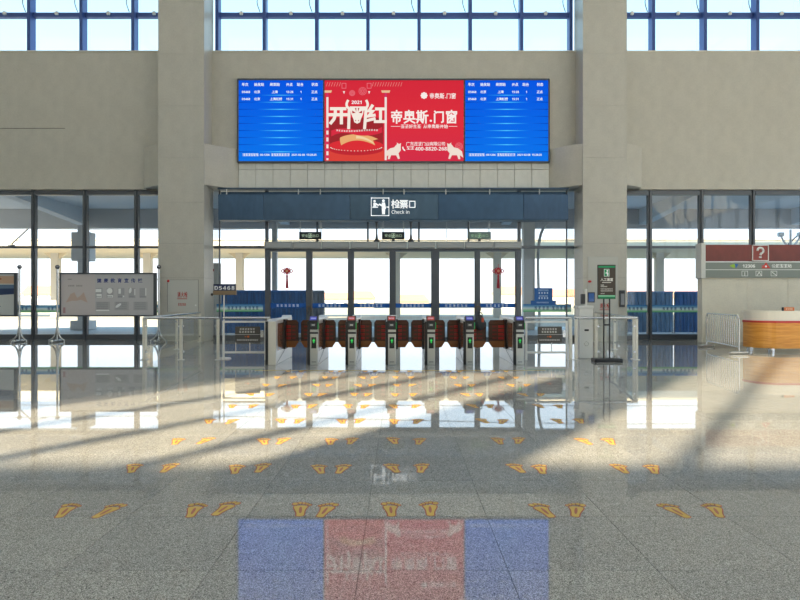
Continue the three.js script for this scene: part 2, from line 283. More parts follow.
function glazing(label, xs, zg, strips) {          // lower glazed bays
  const w = newWindow(label), z = zg, yt = wy(246.8);
  for (const x of xs) part('mullion', [bx(x - 0.075, x + 0.075, 0, WB, z - 0.08, z + 0.08), bx(x - 0.03, x + 0.03, 0, WB, z + 0.08, z + 0.14)], M.mullion, w);
  for (let i = 0; i + 1 < xs.length; i++) {
    const a = xs[i] + 0.075, b = xs[i + 1] - 0.075;
    part('transom', bx(a, b, yt - 0.045, yt + 0.045, z - 0.06, z + 0.08), M.mullion, w);
    part('head_rail', bx(a, b, 5.28, WB - 0.02, z - 0.08, z + 0.1), M.mullion, w);
    part('bottom_rail', bx(a, b, 0.02, 0.2, z - 0.06, z + 0.1), M.mullion, w);
    part('pane', sheet(a, b, 0.2, yt - 0.045, z), M.glass, w); part('pane', sheet(a, b, yt + 0.045, 5.28, z), M.glass, w);
    if (strips) part('safety_strip', sheet(a, b, 1.0, 1.27, z + 0.006), strip, w);
  }
  return w;
}
const pitch = 1.878, leftXs = [], rightXs = [];
for (let x = wx(31) - 5 * pitch; x < -7.5; x += pitch) leftXs.push(x);
for (let x = wx(651.5) - pitch; x < X1; x += pitch) rightXs.push(x);
glazing('dark framed glass bays behind the poster boards', leftXs, -21.95, true);
glazing('dark framed glass bays between the column and the information wall', rightXs, -21.95, true);
{ // side lights between columns and doors
  const zs = -21.95, yt = wy(246.8);
  for (const [a, m, b, label] of [[-6.81, wx(218), wx(264.5), 'fixed glass beside the doors near the train number sign'], [wx(521.5), wx(568), 6.36, 'fixed glass beside the doors behind the manual lane']]) {
    const w = newWindow(label), lo = Math.min(a, b), hi = Math.max(a, b);
    part('transom', bx(lo, hi, yt - 0.05, yt + 0.05, zs - 0.05, zs + 0.06), M.mullion, w);
    part('mullion', bx(m - 0.02, m + 0.02, 0.15, WB, zs - 0.04, zs + 0.04), M.mullion, w);
    part('bottom_rail', bx(lo, hi, 0.0, 0.16, zs - 0.05, zs + 0.06), M.mullion, w);
    for (const [p, q] of [[lo, m - 0.02], [m + 0.02, hi]]) { const gm = q - p < 0.8 ? M.milkGlass : M.glass; part('pane', sheet(p, q, 0.16, yt - 0.05, zs), gm, w); part('pane', sheet(p, q, yt + 0.05, WB, zs), gm, w); }
    part('safety_strip', sheet(lo + 0.1, hi - 0.1, 1.02, 1.3, zs + 0.006), strip, w);
  }
}
{ // entrance doors
  const d = setting('door_1', 'row of six glass doors in dark frames behind the ticket gates', 'door'), z = -21.95;
  const posts = [266.5, 308.5, 350.5, 392.5, 435.5, 478, 519.3].map(wx), wid = [0.16, 0.18, 0.17, 0.17, 0.24, 0.15, 0.18];
  posts.forEach((x, i) => part('door_post', bx(x - wid[i] / 2, x + wid[i] / 2, 0, 3.29, z - 0.08, z + 0.1), M.mullion, d));
  part('door_post', bx(posts[0] - 0.08, posts[0] + 0.03, 3.29, WB, z - 0.06, z + 0.08), M.mullion, d);
  part('door_post', bx(posts[6] - 0.03, posts[6] + 0.08, 3.29, WB, z - 0.06, z + 0.08), M.mullion, d);
  part('lintel', bx(posts[0] - 0.08, posts[6] + 0.09, 3.22, 3.31, z - 0.08, z + 0.12), M.mullion, d);
  for (let i = 0; i < 6; i++) {
    const a = posts[i] + wid[i] / 2, b = posts[i + 1] - wid[i + 1] / 2, leaf = part('door_leaf', sheet(a, b, 0.09, 3.22, z), M.glass, d);
    part('stile', [bx(a, b, 0.0, 0.09, z - 0.03, z + 0.03), bx(a, a + 0.03, 0.09, 3.22, z - 0.025, z + 0.025), bx(b - 0.03, b, 0.09, 3.22, z - 0.025, z + 0.025)], M.mullion, leaf);
    part('safety_strip', sheet(a + 0.03, b - 0.03, 1.165, 1.33, z + 0.006), doorStrip, leaf);
  }
  // silver operator boxes along the header
  const n = 9, xa = posts[0] - 0.1, xb = posts[6] + 0.1;
  for (let i = 0; i < n; i++) { const a = xa + (xb - xa) * i / n, b = xa + (xb - xa) * (i + 1) / n; const h = part('header_box', rb(a + 0.015, b - 0.015, 3.31, 3.57, z, z + 0.22, 0.02), std([0.36, 0.36, 0.35], 0.45, 0.4), d); part('cover_plate', rb(a + 0.06, b - 0.06, 3.35, 3.53, z + 0.215, z + 0.232, 0.008, 1), std([0.42, 0.42, 0.41], 0.4, 0.4), h); }
  for (const p of [316.6, 367.6, 419, 469]) part('hanger_post', bx(wx(p) - 0.035, wx(p) + 0.035, 3.57, 4.42, z - 0.02, z + 0.05), M.mullion, d);
  for (const p of [376.5, 411]) part('hanger_post', new THREE.LatheGeometry([[0.13, 0], [0.12, 0.03], [0.05, 0.12], [0.03, 0.3], [0.03, 0.5], [0.05, 0.7], [0.12, 0.8], [0.13, 0.84]].map((q) => new THREE.Vector2(...q)), 12).translate(wx(p), 3.57, z + 0.03), M.mullion, d);
  for (const p of [299, 320.5, 382, 404, 447, 489]) part('glass_fin', bx(wx(p) - 0.012, wx(p) + 0.012, 3.57, WB, z - 0.03, z + 0.01), M.brushed, d);
  for (const [a, b] of [[posts[0], wx(316.6)], [wx(316.6), wx(367.6)], [wx(367.6), wx(419)], [wx(419), wx(469)], [wx(469), posts[6]]]) part('pane', sheet(a + 0.03, b - 0.03, 3.57, WB, z - 0.04), M.glass, d);
}
function clerestory(label, px, from, to) {
  const w = newWindow(label), zg = -22.35, zm = -22.2, xs = px.map((p) => PX(p, 22.2));
  for (const x of xs) part('mullion', bx(x - 0.06, x + 0.06, WT, TOP, zg - 0.05, zg + 0.3), M.mullionBlue, w);
  const edges = [from, ...xs, to], y1 = PY(14.5, 22.2), y2 = 15.4;
  for (let i = 0; i + 1 < edges.length; i++) {
    const a = edges[i] + (i ? 0.06 : 0), b = edges[i + 1] - (i + 2 < edges.length ? 0.06 : 0); if (b - a < 0.1) continue;
    const narrow = Math.abs(b - a) < 0.8 && i !== 99 && from > -7 && to < 7;
    part('transom', bx(a, b, y1 - 0.08, y1 + 0.08, zg - 0.05, zg + 0.14), M.mullionBlue, w); part('transom', bx(a, b, y2 - 0.08, y2 + 0.08, zg - 0.05, zg + 0.14), M.mullionBlue, w);
    for (const [p, q] of [[WT, y1 - 0.08], [y1 + 0.08, y2 - 0.08], [y2 + 0.08, TOP]]) part('pane', sheet(a, b, p, q, zg), narrow ? M.frosted : M.skyGlass, w);
    if (!narrow && a > -16 && b < 16) {
      part('window_opener', rb((a + b) / 2 - 0.06, (a + b) / 2 + 0.06, y1 - 0.03, y1 + 0.1, zg + 0.14, zg + 0.22, 0.02), M.whitePaint, w);
      part('opener_cable', tube([[b - 0.04, y1 + 1.2, zg + 0.2], [b - 0.16, y1 + 0.75, zg + 0.2], [b - 0.22, y1 + 0.42, zg + 0.2], [b - 0.12, y1 + 0.08, zg + 0.18]], 0.016, 12, 5), M.darkGrey, w);
    }
  }
}
clerestory('high window row over the wall with the poster boards', [-72.6, -20.8, 31, 83, 134.5], X0, -8.41);
clerestory('high window row over the display screen', [218, 265, 317, 368, 419, 470, 521, 570], -6.81, 6.36);
clerestory('high window row over the information wall', [652, 703.5, 755.5, 807, 859], 7.89, X1);

// ------------------------------------------------------------------ LED display
{
  const d = 21.62, sx = (p) => PX(p, d), sy = (p) => PY(p, d), zc = -d;
  const t = thing('led_display', 'wide LED screen with two blue timetables and a red advertisement', 'screen', [0, sy(162), zc]); const y0 = 0, y1 = sy(79.5) - sy(162);
  part('housing', bx(sx(238), sx(549), y0, y1, -0.12, -0.01), M.black, t);
  part('frame', [bx(sx(237.6), sx(549.4), y0 - 0.03, y0 + 0.03, -0.12, 0.02), bx(sx(237.6), sx(549.4), y1 - 0.03, y1 + 0.03, -0.12, 0.02), ...[237.9, 323.8, 464.4, 549].map((p) => bx(sx(p) - 0.028, sx(p) + 0.028, y0, y1, -0.12, 0.02))], M.darkGrey, t);
  const glow = (c, k) => new THREE.MeshPhysicalMaterial({ color: 0x050505, roughness: 0.9, specularIntensity: 0.1, emissive: new THREE.Color(k, k, k).multiplyScalar(0.5), emissiveMap: texOf(c) });
  const timetable = () => {
    const [c, x] = canvasOf(1024, 960, '#0463f0'); const g = x.createLinearGradient(0, 0, 0, 960); g.addColorStop(0, '#0558e6'); g.addColorStop(1, '#0a78f2'); x.fillStyle = g; x.fillRect(0, 0, 1024, 960);
    for (let r = 0; r < 9; r++) { const y = 176 + r * 84; let q = x.createLinearGradient(0, 0, 260, 0); q.addColorStop(0, '#0340b0'); q.addColorStop(1, 'rgba(3,64,176,0)'); x.fillStyle = q; x.fillRect(0, y - 4, 260, 8); q = x.createLinearGradient(1024, 0, 800, 0); q.addColorStop(0, '#0340b0'); q.addColorStop(1, 'rgba(3,64,176,0)'); x.fillStyle = q; x.fillRect(800, y - 4, 224, 8);
      q = x.createLinearGradient(230, 0, 790, 0); q.addColorStop(0, 'rgba(70,190,255,0)'); q.addColorStop(0.5, '#4cc4ff'); q.addColorStop(1, 'rgba(70,190,255,0)'); x.fillStyle = q; if (r) x.fillRect(230, y - 6, 560, 13); else x.fillRect(280, y - 4, 470, 9); }
    ink(x, '#ffffff');
    const cols = [40, 190, 380, 575, 705, 880];
    ['车次', '始发站', '终到站', '开点', '站台', '状态'].forEach((s, i) => write(x, s, cols[i], 30, 38, 0.13, 1.05));
    [['D5468', '北京', '上海', '15:28', '1', '正点'], ['D5468', '北京', '上海虹桥', '15:31', '1', '正点']].forEach((r, j) => r.forEach((s, i) => write(x, s, cols[i] + (i === 4 ? 40 : i === 2 && s.length < 3 ? 22 : 0), 120 + j * 84, 35, 0.13, 1.05)));
    write(x, '######:', 50, 868, 32, 0.13); write(x, '05:1206 #######', 262, 868, 32, 0.13); write(x, '2021-02-08 15:28:25', 640, 868, 32);
    return c;
  };
  const table = glow(timetable(), 1.0);
  const ad = (() => {
    const W = 1120, H = 656, [c, x] = canvasOf(W, H, '#dd2b40'), U = 8; // 8 canvas pixels for each picture pixel, origin 324, 80
    const q = (px, py) => [(px - 324) * U, (py - 80) * U], poly = (col, pts) => { x.fillStyle = col; x.beginPath(); pts.forEach((p, i) => x[i ? 'lineTo' : 'moveTo'](...q(...p))); x.closePath(); x.fill(); };
    const g = x.createLinearGradient(0, 0, 0, H); g.addColorStop(0, '#d92a3c'); g.addColorStop(0.5, '#e2303f'); g.addColorStop(1, '#d8304a'); x.fillStyle = g; x.fillRect(0, 0, W, H);
    // stage
    poly('#a02a30', [[329, 118], [383, 118], [383, 149], [329, 149]]); poly('#e0453c', [[326, 148], [384, 148], [384, 162], [326, 162]]);
    x.fillStyle = '#c22a34'; x.beginPath(); x.ellipse(...q(356, 150), 27 * U, 6 * U, 0, 0, 7); x.fill(); x.fillStyle = '#e03038'; x.beginPath(); x.ellipse(...q(356, 146), 27 * U, 6 * U, 0, 0, 7); x.fill();
    ink(x, '#ffe9dc'); for (let k = 0; k < 22; k++) { const a = Math.PI * (0.06 + 0.88 * k / 21); x.beginPath(); x.arc(...q(356 - 26 * Math.cos(a), 147.4 + 4.2 * Math.sin(a)), 4, 0, 7); x.fill(); }
    // gold ribbon scroll
    x.fillStyle = '#efb277'; x.beginPath(); x.moveTo(...q(341, 146)); x.quadraticCurveTo(...q(339, 140), ...q(340, 138)); x.quadraticCurveTo(...q(352, 132), ...q(372, 137)); x.lineTo(...q(378, 139.5)); x.lineTo(...q(373, 141)); x.lineTo(...q(375, 146)); x.quadraticCurveTo(...q(356, 136), ...q(341, 146)); x.fill();
    x.fillStyle = '#f8d9a8'; x.beginPath(); x.moveTo(...q(356, 136)); x.quadraticCurveTo(...q(368, 137), ...q(375, 145)); x.quadraticCurveTo(...q(364, 138.5), ...q(356, 139)); x.fill();
    // red banner with small white writing
    x.fillStyle = '#dc2f44'; x.beginPath(); x.moveTo(...q(331, 131)); x.quadraticCurveTo(...q(340, 127), ...q(356, 130)); x.quadraticCurveTo(...q(372, 134), ...q(382, 127)); x.lineTo(...q(382, 133)); x.quadraticCurveTo(...q(368, 138), ...q(354, 135)); x.quadraticCurveTo(...q(340, 131), ...q(331, 137)); x.fill();
    ink(x, '#fff1ea'); for (let k = 0; k < 17; k++) { const px = 336 + k * 2.5; write(x, '#', ...q(px, 129.8 + Math.sin(k / 3) * 0.7 + k * 0.03), 14, 0.16); }
    // pillars and lanterns
    for (const px of [327.2, 385.6]) { poly('#f4e6e2', [[px - 1.1, 97], [px + 1.1, 97], [px + 1.1, 161], [px - 1.1, 161]]); poly('#d0356a', [[px - 1.1, 92], [px + 1.1, 92], [px + 1.1, 97], [px - 1.1, 97]]); poly('#f0c59a', [[px - 4.6, 90.2], [px + 4.6, 90.2], [px + 3.8, 92.6], [px - 3.8, 92.6]]); }
    for (let k = 0; k < 5; k++) poly('#d63a60', [[324.4, 128 + k * 7], [329, 128 + k * 7], [329, 131 + k * 7], [324.4, 131 + k * 7]]);
    x.lineWidth = 5; for (const px of [343.8, 369]) { x.strokeStyle = '#ee7a86'; x.strokeRect(...q(px - 2, 83), 4 * U, 5 * U); poly('#fbe6e0', [[px - 1.2, 91], [px + 1.2, 91], [px, 94]]); }
    x.strokeStyle = '#f2a9a0'; x.lineWidth = 3; for (const [a, b] of [[326, 341], [372, 402]]) for (let px = a; px < b; px += 2.6) { x.beginPath(); x.moveTo(...q(px + 1.4, 82)); x.lineTo(...q(px, 86)); x.stroke(); }
    for (const [px, py, r] of [[352, 93, 3], [362.5, 91, 4.2], [459, 147, 4]]) { x.strokeStyle = '#f0808a'; x.lineWidth = 4; for (let k = 1; k < 4; k++) { x.beginPath(); x.arc(...q(px, py), r * U * k / 3.4, 0, 7); x.stroke(); } }
    // big headline with the ox mask
    ink(x, '#fbf1e4'); write(x, '开', ...q(328.5, 105), 19 * U, 0.17, 1, 1); write(x, '红', ...q(366, 105), 20 * U, 0.15, 1, 1);
    x.lineWidth = 24; x.beginPath(); x.moveTo(...q(349, 111)); x.lineTo(...q(348.5, 128)); x.stroke(); x.beginPath(); x.moveTo(...q(351, 108)); x.lineTo(...q(366, 108)); x.lineTo(...q(364.5, 128)); x.stroke();
    x.lineWidth = 20; for (const s of [-1, 1]) { x.beginPath(); x.moveTo(...q(357 + s * 5, 110)); x.quadraticCurveTo(...q(357 + s * 13, 107.5), ...q(357 + s * 9.5, 101)); x.stroke(); }
    poly('#fbf1e4', [[350, 107], [364, 107], [363, 114], [360.5, 120], [360, 122.5], [357, 124], [354, 122.5], [353.5, 120], [351, 114]]);
    for (const s of [-1, 1]) { poly('#b5242f', [[357 + s * 1.4, 113], [357 + s * 5, 110.6], [357 + s * 4.8, 113.4]]); poly('#b5242f', [[357 + s * 0.8, 108], [357 + s * 2.2, 108], [357 + s * 0.9, 112]]); poly('#b5242f', [[357 + s * 0.8, 120.6], [357 + s * 2, 120], [357 + s * 1.6, 121.6]]); }
    ink(x, '#fff'); write(x, '2021', ...q(351.2, 99.6), 5 * U);
    // company side
    ink(x, '#fff4ee'); write(x, '帝奥斯.门窗', ...q(390.5, 110.5), 13 * U, 0.125, 1.06, 0.93);
    write(x, '帝奥斯.门窗', ...q(429.5, 93), 5.6 * U, 0.115, 1.04, 0.86);
    x.beginPath(); for (let k = 0; k < 8; k++) { const a = k * Math.PI / 4; x.moveTo(...q(424, 95.4)); x.arc(...q(424 + 2.4 * Math.cos(a), 95.4 + 2.4 * Math.sin(a)), 9, 0, 7); } x.fill(); x.beginPath(); x.arc(...q(424, 95.4), 18, 0, 7); x.fill();
    x.lineWidth = 4; for (const [a, b] of [[391, 400], [449, 457]]) { x.beginPath(); x.moveTo(...q(a, 126.7)); x.lineTo(...q(b, 126.7)); x.stroke(); }
    write(x, '##好生# 从帝奥斯开始', ...q(400.6, 124.7), 4 * U, 0.12, 1.03);
    write(x, '广东##门业有限公司', ...q(406, 142.4), 4 * U, 0.11, 0.98);
    write(x, '##', ...q(406.5, 146.6), 3.8 * U, 0.12); write(x, '400-8820-268', ...q(415, 146.6), 5.2 * U);
    poly('#fff4ee', [[402, 147.5], [403.2, 147.2], [403.6, 149], [405, 150.4], [405.4, 151.8], [404, 151.6], [402.4, 149.6]]);
    // two stone beasts facing each other
    for (const [ox, s] of [[386, 1], [462, -1]]) { const b = (a, y) => [ox + s * a, y]; poly('#f6e4d6', [b(0, 152), b(4, 149), b(8, 148), b(11, 144.5), b(10.5, 143), b(13, 144.6), b(15, 143.6), b(14.6, 147), b(14.8, 151), b(12.4, 154), b(13.8, 159.4), b(12, 160), b(10, 156), b(5, 156), b(3.6, 160), b(1.6, 160), b(2.2, 156), b(-1.4, 158.6)]); }
    return c;
  })();
  const adM = glow(ad, 1.0);
  part('timetable_screen', sheet(sx(238.4), sx(323.4), y0 + 0.03, y1 - 0.03, 0.0), table, t);
  part('advertisement_screen', sheet(sx(324.2), sx(464), y0 + 0.03, y1 - 0.03, 0.0), adM, t);
  part('timetable_screen', sheet(sx(464.8), sx(548.6), y0 + 0.03, y1 - 0.03, 0.0), table, t);
  for (const [a, b, col] of [[238.4, 323.4, 0x0a68f0], [324.2, 464, 0xdd3046], [464.8, 548.6, 0x0a68f0]]) { const l = new THREE.RectAreaLight(col, 0.25, sx(b) - sx(a), y1 - 0.06); l.name = 'screen_glow'; l.position.set((sx(a) + sx(b)) / 2, y1 / 2, 0.03); l.rotation.y = Math.PI; t.add(l); }
}

// ------------------------------------------------------------------ check-in fascia
{
  const d = 21.35, sx = (p) => PX(p, d), sy = (p) => PY(p, d), yb = sy(219.3), yt = sy(194.3);
  const t = thing('sign_fascia', 'long blue grey metal fascia with the check-in sign over the doors', 'sign', [0, yb, -d]);
  const fasciaM = std([0.08, 0.15, 0.25], 0.42, 0.35, { map: fasciaMap }); part('recess_back', bx(sx(218), sx(568.4), yt - yb, sy(190.2) - yb, -0.42, -0.36), fasciaM, t); part('recess_cap', bx(sx(217.5), sx(569), WB - yb - 0.05, WB - yb - 0.01, -0.4, 0.0), fasciaM, t);
  for (const p of [226, 298, 320, 383, 404, 446, 490, 540]) part('fixing_stud', new THREE.CylinderGeometry(0.022, 0.022, WB - 0.05 - yt, 10).translate(sx(p), (WB - 0.05 - yt) / 2 + yt - yb, -0.08), M.brushed, t);
  const fm = [[0.08, 0.15, 0.25], [0.09, 0.16, 0.255], [0.10, 0.17, 0.245], [0.072, 0.145, 0.25], [0.075, 0.145, 0.255]].map((c) => std(c, 0.42, 0.35, { map: fasciaMap }));
  [[218, 263.6], [263.6, 350], [350, 438], [438, 523.6], [523.6, 568.4]].forEach(([a, b], i) => part('fascia_panel', rb(sx(a) + 0.004, sx(b) - 0.004, 0, yt - yb, -0.35, 0, 0.012), fm[i], t));
  part('soffit', bx(sx(218), sx(568.4), -0.02, 0.02, -0.55, -0.02), fasciaM, t);
  // pictogram and lettering as thin raised shapes
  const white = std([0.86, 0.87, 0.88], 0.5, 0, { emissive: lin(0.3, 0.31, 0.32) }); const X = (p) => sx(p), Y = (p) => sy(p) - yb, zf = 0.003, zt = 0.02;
  part('pictogram_border', [bx(X(371), X(389.2), Y(198.4), Y(197.7), zf, zt), bx(X(371), X(389.2), Y(216), Y(215.3), zf, zt), bx(X(371), X(371.6), Y(216), Y(197.7), zf, zt), bx(X(388.6), X(389.2), Y(216), Y(197.7), zf, zt)], white, t);
  const shape = (pts) => extrude(pts.map(([a, b]) => [X(a), Y(b)]), zt - zf).translate(0, 0, zf), disc = (a, b, r) => new THREE.CylinderGeometry(r * d / F, r * d / F, zt - zf, 16).rotateX(Math.PI / 2).translate(X(a), Y(b), (zf + zt) / 2);
  part('pictogram', [disc(374.6, 201.2, 1.2), shape([[373.4, 202.8], [375.8, 202.8], [378.4, 204.6], [380, 203.4], [380.6, 204.2], [378.4, 206], [376, 205], [376, 206.6], [378, 206.6], [378, 207.8], [372.4, 207.8], [372.4, 206.8], [373.4, 206.6]]), disc(383.4, 200.8, 1.4), shape([[381.8, 202.6], [385, 202.6], [386, 209], [385.2, 209], [384.9, 214.4], [382, 214.4], [381.8, 206.6], [379.6, 205], [380, 204.2], [381.8, 204.6]]), bx(X(386.4), X(388.6), Y(207.6), Y(206.6), zf, zt)], white, t);
  const [c, x] = canvasOf(512, 288); ink(x, '#ffffff'); write(x, '检票口', 4, 2, 168, 0.105, 1.0, 0.97); x.font = '94px sans-serif'; x.textBaseline = 'alphabetic'; x.fillText('Check in', 6, 272);
  const al = new THREE.CanvasTexture(c); al.magFilter = THREE.LinearFilter; al.colorSpace = THREE.SRGBColorSpace;
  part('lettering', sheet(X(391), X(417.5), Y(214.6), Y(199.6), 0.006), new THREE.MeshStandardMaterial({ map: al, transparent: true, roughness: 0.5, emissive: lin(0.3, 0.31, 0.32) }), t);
}

// ------------------------------------------------------------------ exit signs, knots
{
  const art = (bg, fg) => { const [c, x] = canvasOf(384, 128, bg); x.strokeStyle = fg; x.fillStyle = fg; write(x, '安全', 40, 36, 56, 0.09, 1.08); write(x, '出口', 230, 36, 56, 0.09, 1.08); x.lineWidth = 6; x.strokeRect(164, 26, 56, 76); x.beginPath(); x.arc(196, 40, 9, 0, 7); x.fill(); x.lineWidth = 11; x.beginPath(); x.moveTo(196, 52); x.lineTo(190, 74); x.lineTo(204, 96); x.moveTo(190, 74); x.lineTo(176, 96); x.moveTo(174, 58); x.lineTo(214, 62); x.stroke(); return c; };
  const dark = new THREE.MeshStandardMaterial({ color: 0x101410, roughness: 0.4, emissive: new THREE.Color(0.28, 0.28, 0.28), emissiveMap: texOf(art('#040606', '#e2ffd8')) });
  const pale = new THREE.MeshStandardMaterial({ map: texOf(art('#74877f', '#bfe8b8')), roughness: 0.4 });
  [[299, 321.4, dark, 'green lit exit sign hanging under the fascia near the train number sign'], [382, 404.6, dark, 'green lit exit sign hanging right under the check-in pictogram'], [468.2, 491, pale, 'pale washed-out exit sign hanging over the door with a red knot']].forEach(([a, b, m, label], i) => {
    const d = 21.6, y0 = PY(239.4, d), y1 = PY(231.8, d), t = thing('exit_sign', label, 'sign', [PX((a + b) / 2, d), y0, -d], 0, 'exit signs over the doors'), w = (b - a) * d / F, h = y1 - y0;
    part('housing', rb(-w / 2, w / 2, 0, h, -0.07, -0.002, 0.012), M.darkGrey, t); part('sign_face', sheet(-w / 2 + 0.012, w / 2 - 0.012, 0.012, h - 0.012, 0.001), m, t);
    for (const s of [-1, 1]) part('hanger_rod', rod([s * w * 0.44, h - 0.01, -0.035], [s * w * 0.44, 4.295 - y0, -0.035], 0.01, 8), M.brushed, t);
    part('cable_gland', rb(-0.05 + (i ? 0 : 0.25), 0.05 + (i ? 0 : 0.25), -0.06, 0, -0.06, -0.02, 0.01), M.black, t);
  });
  for (const [px, label] of [[287, 'red knot ornament hanging on the door in front of the blue hoarding'], [498.3, 'red knot ornament hanging on the door in front of the white pillar']]) {
    const d = 21.85, t = thing('knot_ornament', label, 'ornament', [PX(px, d), PY(288.5, d), -d], 0, 'red knot ornaments on the doors'), s = d / F, H = (q) => (288.5 - q) * s;
    const cy = H(271), r = 3.4 * s, dia = extrude([[0, cy + r], [r, cy], [0, cy - r], [-r, cy]], 0.03, 0.01).translate(0, 0, -0.02);
    part('knot', [dia, ...[-1, 1].flatMap((k) => [new THREE.TorusGeometry(0.05, 0.018, 6, 12).translate(k * (r + 0.03), cy, 0), new THREE.TorusGeometry(0.04, 0.015, 6, 12).translate(k * r * 0.55, cy + r * 0.6, 0), new THREE.TorusGeometry(0.04, 0.015, 6, 12).translate(k * r * 0.55, cy - r * 0.6, 0)])], std([0.5, 0.02, 0.03], 0.7), t);
    part('medallion', new THREE.CylinderGeometry(0.05, 0.05, 0.02, 14).rotateX(Math.PI / 2).translate(0, cy, 0.028), std([0.75, 0.32, 0.2], 0.5), t);
    part('cord', rod([0, cy + r, 0], [0, H(264), 0], 0.009, 6), M.red, t);
    part('tassel', [...Array.from({ length: 7 }, (_, k) => rod([(k - 3) * 0.006, H(276), 0], [(k - 3) * 0.016, H(288.5) + 0.02 * (k % 2), (k % 3 - 1) * 0.015], 0.011, 5)), new THREE.CylinderGeometry(0.03, 0.04, 0.1, 10).translate(0, H(276), 0), rod([0, cy - r, 0], [0, H(275), 0], 0.009, 6)], std([0.48, 0.03, 0.05], 0.8), t);
  }
  // looped locks on the door pulls
  for (const [px, label] of [[309, 'looped cable lock on the door post before the blue hoarding'], [478.4, 'looped cable lock on the door post above the dark bag']]) {
    const d = 21.78, t = thing('door_lock', label, 'lock', [PX(px, d), 0.95, -d], 0, 'cable locks on the doors');
    part('loop', new THREE.TorusGeometry(0.08, 0.016, 8, 20).scale(1, 1.3, 1).translate(0, 0.17, 0), std([0.16, 0.11, 0.07], 0.5), t); part('lock_body', rb(-0.045, 0.045, 0, 0.1, -0.025, 0.025, 0.012), M.darkGrey, t);
  }
}

